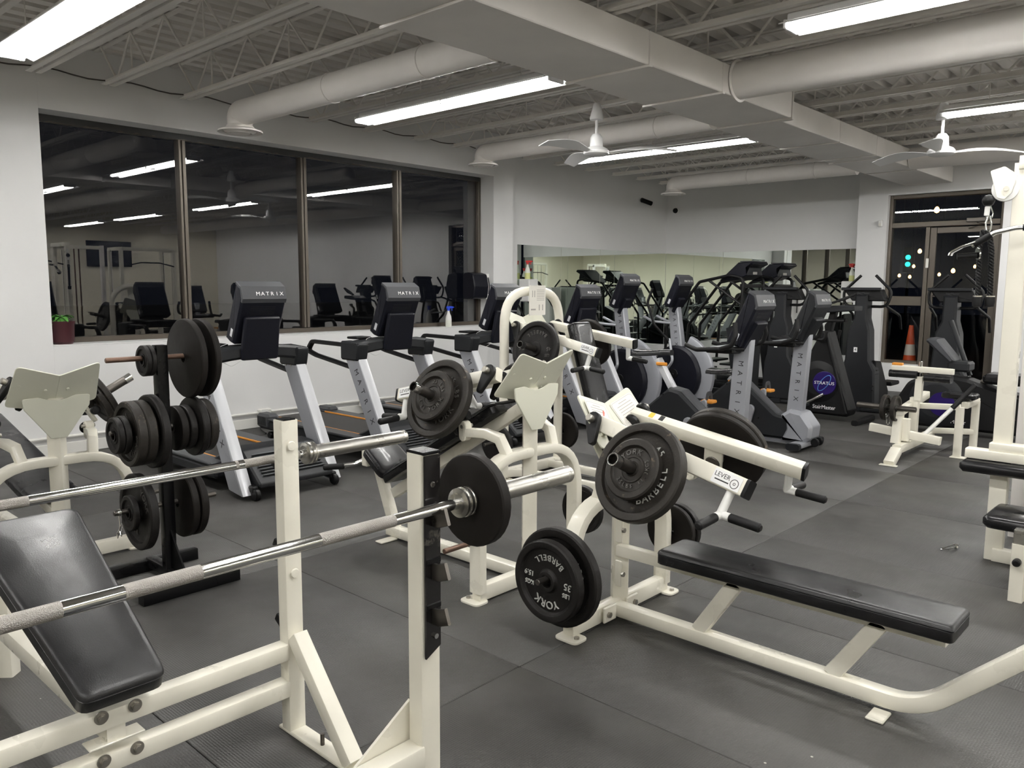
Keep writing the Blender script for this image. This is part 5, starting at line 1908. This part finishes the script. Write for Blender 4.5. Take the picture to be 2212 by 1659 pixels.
G().box((.42, 0, .60), (.46, .36, .10), .035).build('seat_pad', 'vinyl', RB)
G().beam((.15, 0, .56), (.75, 0, .56), .10, .04, r=.01).build('seat_rail', 'dsteel', RB)
G().beam((.02, .10, .60), (-.20, .14, 1.15), .06, .04, (1, 0, 0), .01).build('console_post', 'dgrey', RB)
G().prism(fillet([(-.32, .85), (-.24, .84), (-.06, .62), (-.12, .60), (-.36, .82)], .02, 3, True), (0, -.02, .13), (1, 0, 0), (0, 0, 1), .26, .02).build('seat_back', 'grey', RB, ang=40)
G().box((-.04, -.02, .70), (.20, .24, .10), .02).build('seat_bracket', 'dgrey', RB)
G().tube([(.60, -.2, .50), (.72, -.2, .50), (.74, -.2, .54)], .010, 8, fil=.02).build('adjust_lever', 'dsteel', RB)
for xx in (-.5, .68):
    G().beam((xx, -.3, .03), (xx, .3, .03), .07, .06, r=.02).build('stabiliser', 'black', RB)

# ================================================================== SEATED CALF MACHINE
CM = thing('calf_raise_machine', 'cream seated calf machine with two roller pads, right of the bikes', 'exercise machine', (5.40, 7.6, 0))
G().beam((0, -.42, .115), (0, .55, .115), .075, .07, r=.008).build('floor_rail', 'frame_worn', CM)
G().prism([(-.035, .03), (.035, .03), (.035, .15), (-.035, .15)], (0, -.50, -.0), (1, 0, 0), (0, .0, 1), .01, 0)
G().sweep([(0, -.43, .105), (0, -.60, .012)], rect_sec(.085, .07, .008), (0, 0, 1)).build('front_foot', 'frame_worn', CM)
G().box((0, -.615, .006), (.14, .05, .010), .003).build('foot_plate', 'frame_worn', CM)
G().beam((.0, -.0, .12), (.0, -.0, .52), .07, .07, (1, 0, 0), .008).build('main_post', 'frame_worn', CM)
G().beam((.03, -.02, .50), (.035, -.02, .71), .058, .058, (1, 0, 0), .006).build('pad_post', 'frame_worn', CM)
G().cyl((.035, -.02, .70), (.035, -.02, .845), .015, 14, .003).build('adjust_post', 'chrome', CM)
G().beam((-.20, -.02, .775), (.30, -.02, .770), .05, .05, (0, 0, 1), .006).build('pad_bar', 'frame_worn', CM)
G().box((-.155, -.02, .808), (.085, .05, .022), .003).build('orange_sticker', 'orange', CM)  # orange-tan sticker on the pad bar, built as a small raised box
for x0, x1, dz in ((-.21, .02, .0), (.08, .29, -.02)):
    G().sweep([(x0, -.03, .725 + dz), (x1, -.03, .725 + dz)], rect_sec(.11, .065, .028, 4), (0, 0, 1)).build('knee_pad', 'vinyl', CM)
G().beam((-.03, -.30, .42), (-.03, .45, .50), .06, .065, (0, 0, 1), .008).build('lever_beam', 'frame_worn', CM)
G().beam((-.05, -.30, .14), (-.05, -.24, .42), .07, .08, (0, 1, 0), .008).build('pivot_post', 'frame_worn', CM)
G().cyl((-.39, -.30, .45), (.10, -.30, .45), .0235, 18, .003).build('plate_bar', 'dsteel', CM)
G().beam((-.30, -.20, .245), (.28, -.20, .19), .06, .07, r=.008).build('foot_rest', 'frame_worn', CM)
G().box((-.02, -.23, .26), (.12, .05, .20), .006).build('stop_block', 'frame_worn', CM)
hd = G().tube([(.12, -.16, .20), (.32, .02, .48)], .018, 12).build('release_handle', 'whitep', CM)
G().cyl((.30, .0, .45), (.44, .13, .66), .021, 14, .006).build('grip', 'grip', hd)
G().beam((.33, .30, .45), (.33, .72, .45), .055, .055, r=.006).build('seat_frame', 'frame_worn', CM)
for yy in (.70, .15):
    G().beam((.33, yy, .01), (.33, yy, .45), .055, .06, (1, 0, 0), .006).build('leg', 'frame_worn', CM)
    G().box((.34, yy, .006), (.12, .09, .010), .003).build('foot_plate', 'frame_worn', CM)
G().beam((0, .15, .43), (.33, .15, .45), .05, .05, r=.006).build('cross_tube', 'frame_worn', CM)
G().beam((0, .50, .16), (.33, .70, .16), .05, .05, r=.006).build('low_tube', 'frame_worn', CM)
G().prism(fillet([(-.14, -.09), (.14, -.09), (.14, .09), (-.14, .09)], .03, 3, True), (.26, .42, .52), (1, 0, 0), (0, 1, 0), .05, .012).build('seat_pad', 'vinyl', CM)
plate((5.40 - .15, 7.3, .45), (1, 0, 0), 0, .225, .036, 'left of two small plates on the bar of the calf machine', style='ridge', m='iron_worn', drop=.002)
plate((5.40 - .065, 7.3, .45), (1, 0, 0), 0, .225, .036, 'right of two small plates on the bar of the calf machine', style='deep', m='iron_worn', drop=.002)
cl = thing('spring_collar', 'steel spring collar between the plates of the calf machine', 'collar', (5.40 - .108, 7.3, .45))
g = G()
g.sweep([V((-.012 + .004 * a / (2 * PI), .026 * math.cos(a), .026 * math.sin(a))) for a in [i * PI / 8 for i in range(57)]], circ_sec(.003, 6), (1, 0, 0))
g.build('coil', 'chrome', cl)
G().tube([(-.01, -.03, -.01), (-.012, -.07, -.05), (-.0, -.07, -.14), (.01, -.04, -.14), (.01, -.03, -.02)], .0035, 6, fil=.015).build('handle_loop', 'chrome', cl)

# ================================================================== PULLDOWN TOWER AT THE RIGHT EDGE
PT_ = thing('pulldown_tower', 'cream cable pulldown tower at the right edge with black seat and knee pad', 'exercise machine', (6.60, 4.95, 0))
G().beam((0, 0, .0), (0, 0, 2.13), .065, .085, (1, 0, 0), .006).build('upright', 'frame', PT_)
G().beam((.62, 0, .0), (.62, 0, 2.13), .065, .085, (1, 0, 0), .006).build('upright', 'frame', PT_)
G().beam((0, .55, 0), (0, .55, 2.13), .06, .07, (1, 0, 0), .006).build('rear_upright', 'duct', PT_)
G().beam((-.02, 0, 2.13), (.64, 0, 2.13), .085, .07, r=.006).build('top_beam', 'frame', PT_)
G().beam((0, .0, 2.09), (0, .58, 2.09), .06, .06, r=.006).build('side_beam', 'frame', PT_)
G().beam((-.16, -.04, .585), (.78, -.04, .585), .09, .05, r=.005).build('pad_shelf', 'frame_worn', PT_)
G().beam((-.05, -.02, .63), (.70, -.02, .63), .10, .045, r=.005).build('pad_shelf', 'frame_worn', PT_)
G().box((.31, -.08, .525), (.96, .16, .062), .024).build('knee_pad', 'vinyl', PT_, ang=50)
G().beam((-.0, -.02, .035), (.62, -.02, .035), .07, .07, r=.006).build('base_beam', 'frame_worn', PT_)
G().beam((.22, -.60, .035), (.22, 0, .035), .07, .07, r=.006).build('floor_rail', 'frame_worn', PT_)
G().beam((.22, -.60, 0), (.22, -.60, .28), .07, .06, (1, 0, 0), .006).build('seat_leg', 'frame_worn', PT_)
G().box((.22, -.60, .30), (.055, .055, .10), .004).build('seat_sleeve', 'steel', PT_)
G().cyl((.22, -.635, .20), (.22, -.675, .20), .018, 14, .006).build('adjust_knob', 'black', PT_)
G().prism(fillet([(-.13, -.17), (.30, -.17), (.30, .17), (-.13, .17)], .05, 4, True), (.17, -.40, .345), (1, 0, 0), (0, 1, 0), .062, .018).build('seat_pad', 'vinyl', PT_, ang=50)
for x in (.20, .42):
    G().cyl((x, .25, .04), (x, .25, 2.09), .0115, 12).build('guide_rod', 'rust', PT_)
for k in range(14):
    G().box((.31, .25, .07 + .031 * k), (.34, .10, .028), .003).build('weight_slab', 'black', PT_)
G().box((.31, .25, .53), (.34, .10, .04), .004).build('top_slab', 'dsteel', PT_)
for sx in (-1, 1):
    pass
pw = G()
pw.lathe([(0, .014), (.020, .016), (.062, .014), (.064, .010), (.058, .0), (.064, -.010), (.062, -.014), (.020, -.016), (0, -.014)], (-.075, -.03, 2.0), (.12, -1, 0), 28)
pw = pw.build('pulley_wheel', 'whitep', PT_)
G().prism(fillet([(-.075, .095), (-.01, .115), (.05, .07), (.03, -.02), (-.0, -.055), (-.035, -.045)], .01, 3, True), (-.072, -.052, 2.0), (1, .1, 0), (0, 0, 1), .004, .001).build('pulley_bracket', 'frame', PT_)
G().cyl((-.068, -.045, 2.0), (-.066, -.062, 2.0), .013, 12).build('axle', 'bolt', PT_)
G().cyl((.31, .02, .95), (.31, .02, 2.05), .003, 6).build('cable', 'black', PT_)
G().lathe([(0, .016), (.06, .016), (.085, .012), (.085, -.012), (.06, -.016), (0, -.016)], (.33, .20, .72), (.3, -1, 0), 28).build('low_pulley', 'whitep', PT_)
G().box((.33, .165, .68), (.05, .008, .16), .01).build('pulley_bracket', 'frame', PT_)
# cable end with ball stop, clip, rope and bar
g = G().lathe([(0, -.032), (.022, -.024), (.031, -.006), (.031, .006), (.022, .024), (0, .032)], (-.148, -.04, 1.945), (0, 0, 1), 18)
g.build('ball_stop', 'black', PT_)
cab = G().cyl((-.150, -.04, 1.915), (-.152, -.04, 1.865), .013, 12, .003).build('cable_ferrule', 'whitep', PT_)
cb = thing('carabiner', 'steel snap links hanging from the tower cable', 'clip', (6.462, 4.91, 1.855))
G().tube(fillet([(0, 0, .065), (.016, 0, .02), (.012, 0, -.002), (-.012, 0, -.002), (-.016, 0, .02), (0, 0, .065)], .006, 3), .0032, 8, up=(0, 1, 0)).build('thimble', 'chrome', cb)
G().rpath([(-.004, 0, .01), (-.016, 0, -.03), (-.010, 0, -.075), (.008, 0, -.075), (.012, 0, -.03), (.002, 0, .01)], .007, .007, (0, 1, 0), .002, fil=.01).build('snap_link', 'chrome', cb)
rp = thing('triceps_rope', 'black twisted rope handle hanging from the tower clip', 'rope handle', (6.452, 4.91, 1.765))
for s in (-1, 1):
    g = G()
    for ph in (0, 2 * PI / 3, 4 * PI / 3):
        pts = []
        for i in range(46):
            u = i / 45
            base = V((s * (.010 + .014 * min(1, u * 4)) + .002 * s + .012 * u, s * .012, .005 - .33 * u + (.02 * (1 - min(1, u * 8)) if 1 else 0)))
            a = ph + u * 2 * PI * 6.5
            pts.append(base + V((math.cos(a), math.sin(a), 0)) * .0075)
        g.sweep(pts, circ_sec(.0078, 6), (0, 1, 0))
    g.build('rope', 'grip', rp, ang=70)
    G().lathe([(0, .0), (.024, -.004), (.026, -.03), (.022, -.055), (0, -.06)], (s * .027 + .012, s * .012, -.325), (0, 0, 1), 16).build('rubber_end', 'grip', rp)
    G().lathe([(.0205, .0), (.024, .0), (.024, -.008), (.0205, -.008)], (s * .027 + .012, s * .012, -.322), (0, 0, 1), 16).build('end_ring', 'chrome', rp)
G().tube(fillet([(-.022, 0, -.02), (-.016, 0, .02), (.016, 0, .02), (.022, 0, -.02)], .02, 4), .006, 8, up=(0, 1, 0)).build('rope_clamp', 'chrome', rp)
lb = thing('pulldown_bar', 'chrome pulldown bar with black grips and a padded end bracket, right edge', 'cable bar', (6.60, 4.74, 1.785))
bp_ = fillet([(.95, .12, .03), (.02, .0, .0), (-.07, -.005, -.02), (-.17, -.01, -.085)], [0, .06, .05, 0], 5)
G().tube(bp_, .0125, 14, up=(0, 0, 1)).build('bar', 'chrome', lb)
G().tube([(.05, .004, .001), (.30, .036, .009)], .0165, 14).build('grip', 'grip', lb)
G().tube([(-.085, -.006, -.030), (-.160, -.0095, -.0785)], .0175, 14).build('grip', 'grip', lb)
vb = fillet([(-.150, -.01, -.065), (-.215, -.012, -.088), (-.262, -.014, -.115), (-.268, -.014, -.132)], .03, 4)
G().sweep(vb, rect_sec(.055, .010, .003), (0, 0, 1)).build('end_bracket', 'chrome', lb)
G().tube([(-.235, -.014, -.138), (-.150, .02, -.132)], .016, 14).build('cross_grip', 'grip', lb)
G().lathe([(0, -.004), (.032, -.004), (.032, .004), (0, .004)], (-.145, .02, -.125), (.8, .5, .1), 20).build('end_disc', 'chrome', lb)
cl = thing('spring_collar', 'chrome spring collar lying on the floor left of the tower leg', 'collar', (6.41, 4.98, .018))
g = G()
g.sweep([V((-.010 + .004 * a / (2 * PI), .014 * math.cos(a), .014 * math.sin(a))) for a in [i * PI / 8 for i in range(57)]], circ_sec(.0025, 6), (1, 0, 0))
g.build('coil', 'chrome', cl)
G().tube([(0, -.014, .005), (-.03, -.05, -.012), (-.07, -.07, -.013), (-.06, -.045, -.012), (-.01, -.01, .012)], .0028, 6, fil=.012).build('handle_loop', 'chrome', cl)

# ================================================================== REST OF THE GYM (seen in glass and mirrors)
for k, (x, y) in enumerate(((9.2, 5.2), (9.2, 7.4), (10.9, 4.0))):
    t = thing('cable_station', ['white cable station reflected in the window, nearest the tower', 'white cable station reflected in the window, toward the door', 'white cable station reflected in the window, deepest in the room'][k], 'exercise machine', (x, y, 0), 0, 'cable stations across the room')
    for yy in (-.55, .55):
        G().beam((0, yy, 0), (0, yy, 2.2), .07, .07, (1, 0, 0), .006).build('upright', 'frame', t)
        G().beam((.6, yy, 0), (.6, yy, 2.2), .07, .07, (1, 0, 0), .006).build('upright', 'frame', t)
        G().beam((0, yy, 2.2), (.6, yy, 2.2), .07, .07, r=.006).build('top_beam', 'frame', t)
        G().beam((-.1, yy, .04), (.7, yy, .04), .07, .07, r=.006).build('base_beam', 'frame', t)
        for q in range(9):
            G().box((.3, yy, .10 + .05 * q), (.10, .28, .045), .004).build('weight_slab', 'black', t)
        for dy in (-.09, .09):
            G().cyl((.3, yy + dy, .05), (.3, yy + dy, 2.17), .011, 8).build('guide_rod', 'chrome', t)
    G().beam((0, -.55, 2.2), (0, .55, 2.2), .07, .07, r=.006).build('top_beam', 'frame', t)
    G().tube([(-.12, -.5, 1.85), (-.12, -.2, 1.92), (-.12, .2, 1.92), (-.12, .5, 1.85)], .014, 10, fil=.1).build('cable_bar', 'black', t)
    G().box((-.25, 0, .48), (.45, .30, .07), .02).build('seat_pad', 'vinyl', t)
    G().beam((-.25, 0, 0), (-.25, 0, .46), .06, .06, (1, 0, 0), .006).build('seat_post', 'frame', t)
t = thing('television', 'flat black television on the cream wall across the room', 'television', (X1 - .02, 9.0, 2.3))
G().box((-.06, 0, 0), (.05, 1.2, .70), .01).build('screen_panel', 'screen', t)
G().box((-.015, 0, 0), (.04, .3, .3), .005).build('wall_mount', 'black', t)
t = thing('television', 'flat black television seen in the left mirror above the machines', 'television', (6.3, Y0 + .03, 2.3))
G().box((0, .05, 0), (1.2, .05, .70), .01).build('screen_panel', 'screen', t)
G().box((0, .012, 0), (.3, .04, .3), .005).build('wall_mount', 'black', t)

# ---- beyond the door: cone, string bulbs, signal, tail lights
t = thing('traffic_cone', 'orange traffic cone outside the glass by the door', 'cone', (3.86, 12.68, .04))
G().box((0, 0, -.02), (.30, .30, .04), .01).build('cone_base', 'conered', t)
G().lathe([(.125, .0), (.080, .46)], (0, 0, 0), (0, 0, 1), 28).build('lower_cone', 'conered', t)
G().lathe([(.080, .46), (.062, .62)], (0, 0, 0), (0, 0, 1), 28).build('reflective_band', 'conewhite', t)
G().lathe([(.062, .62), (.030, .90), (0, .90)], (0, 0, 0), (0, 0, 1), 28).build('upper_cone', 'conered', t)

t = thing('string_lights', 'string of warm bulbs on a wire outside, seen through the door glass', 'string lights', (2.0, 20, -.05))
bl = ((2.11, 20, 3.23), (1.81, 20, 2.32), (1.70, 20, 1.98), (1.40, 20, 1.77), (1.63, 20, 1.74), (2.25, 20, 1.79), (2.53, 20, 1.87), (2.96, 20, 1.96))
O = V((2.0, 20, -.05))
for x in (.6, 4.2):
    G().cyl(V((x, 20.12, -.05)) - O, V((x, 20.12, 4.2)) - O, .04, 12).build('pole', 'black', t)
G().tube([V((.6, 20.12, 4.1)) - O, V((2.4, 20.12, 3.95)) - O, V((4.2, 20.12, 4.1)) - O], .008, 6).build('span_wire', 'black', t)
for k, (x, y, z) in enumerate(bl):
    r = .060 if k == 0 else (.045 if k in (1, 6) else .034)
    c = V((x, y, z)) - O
    b = G().lathe([(0, -r * 1.1), (r * .7, -r * .8), (r, 0), (r * .7, r * .8), (r * .3, r * 1.3), (0, r * 1.3)], c, n=14).build('bulb', 'bulb', t)
    G().cyl(c + V((0, 0, r * 1.3)), c + V((0, 0, r * 2.4)), r * .32, 10).build('bulb_cap', 'black', b)
    G().tube([c + V((0, 0, r * 2.3)), V((x, 20.12, 3.98)) - O], .005, 6).build('drop_cord', 'black', t)
t = thing('traffic_signal', 'cyan green traffic signal glowing far outside the side light', 'traffic light', (-1.45, 30.1, 2.45))
G().box((0, .1, 0), (.36, .12, .9), .03).build('signal_head', 'black', t)
G().cyl((0, .1, -2.5), (0, .1, -.4), .05, 12).build('pole', 'black', t)
for z in (.10, -.14):
    G().cyl((0, .03, z), (0, .0, z), .085, 18).build('lens', 'green', t)
# street side, mirrored in the far mirror: signal and tail lights
t = thing('traffic_signal', 'green traffic signal on the street, reflected in the far mirror', 'traffic light', (-13.0, -10.5, 3.6))
G().box((-.1, 0, 0), (.12, .4, .9), .03).build('signal_head', 'black', t)
G().cyl((-.1, 0, -3.85), (-.1, 0, -.4), .06, 12).build('pole', 'black', t)
G().cyl((-.03, 0, 0), (0, 0, 0), .16, 18).build('lens', 'green', t)
for k, (x, y, z) in enumerate(((-14, -7.0, 1.5), (-14, -9.2, 1.5), (-15, -12.5, 1.6))):
    t = thing('parked_car', ['dark car with red lamps on the street, nearest of three in the mirror', 'dark car with red lamps on the street, middle of three in the mirror', 'dark car with red lamps on the street, last of three in the mirror'][k], 'car', (x, y, -.25), 0, 'cars on the street outside')
    pr = fillet([(-.9, .25), (-.9, .75), (-.7, .95), (-.55, 1.42), (.9, 1.45), (1.5, .95), (2.4, .85), (2.5, .3)], .12, 4, True)
    G().prism([(p[0], p[1]) for p in pr], (0, 0, 0), (-1, 0, 0), (0, 0, 1), 1.7, .08).build('car_body', 'dsteel', t)
    for yy in (-.75, .75):
        for xx in (.45, -1.75):
            G().cyl((xx, yy - .1, .32), (xx, yy + .1, .32), .32, 20).build('wheel', 'black', t)
        G().box((.88, yy * .85, .78), (.06, .35, .14), .01).build('tail_lamp', 'redl', t)
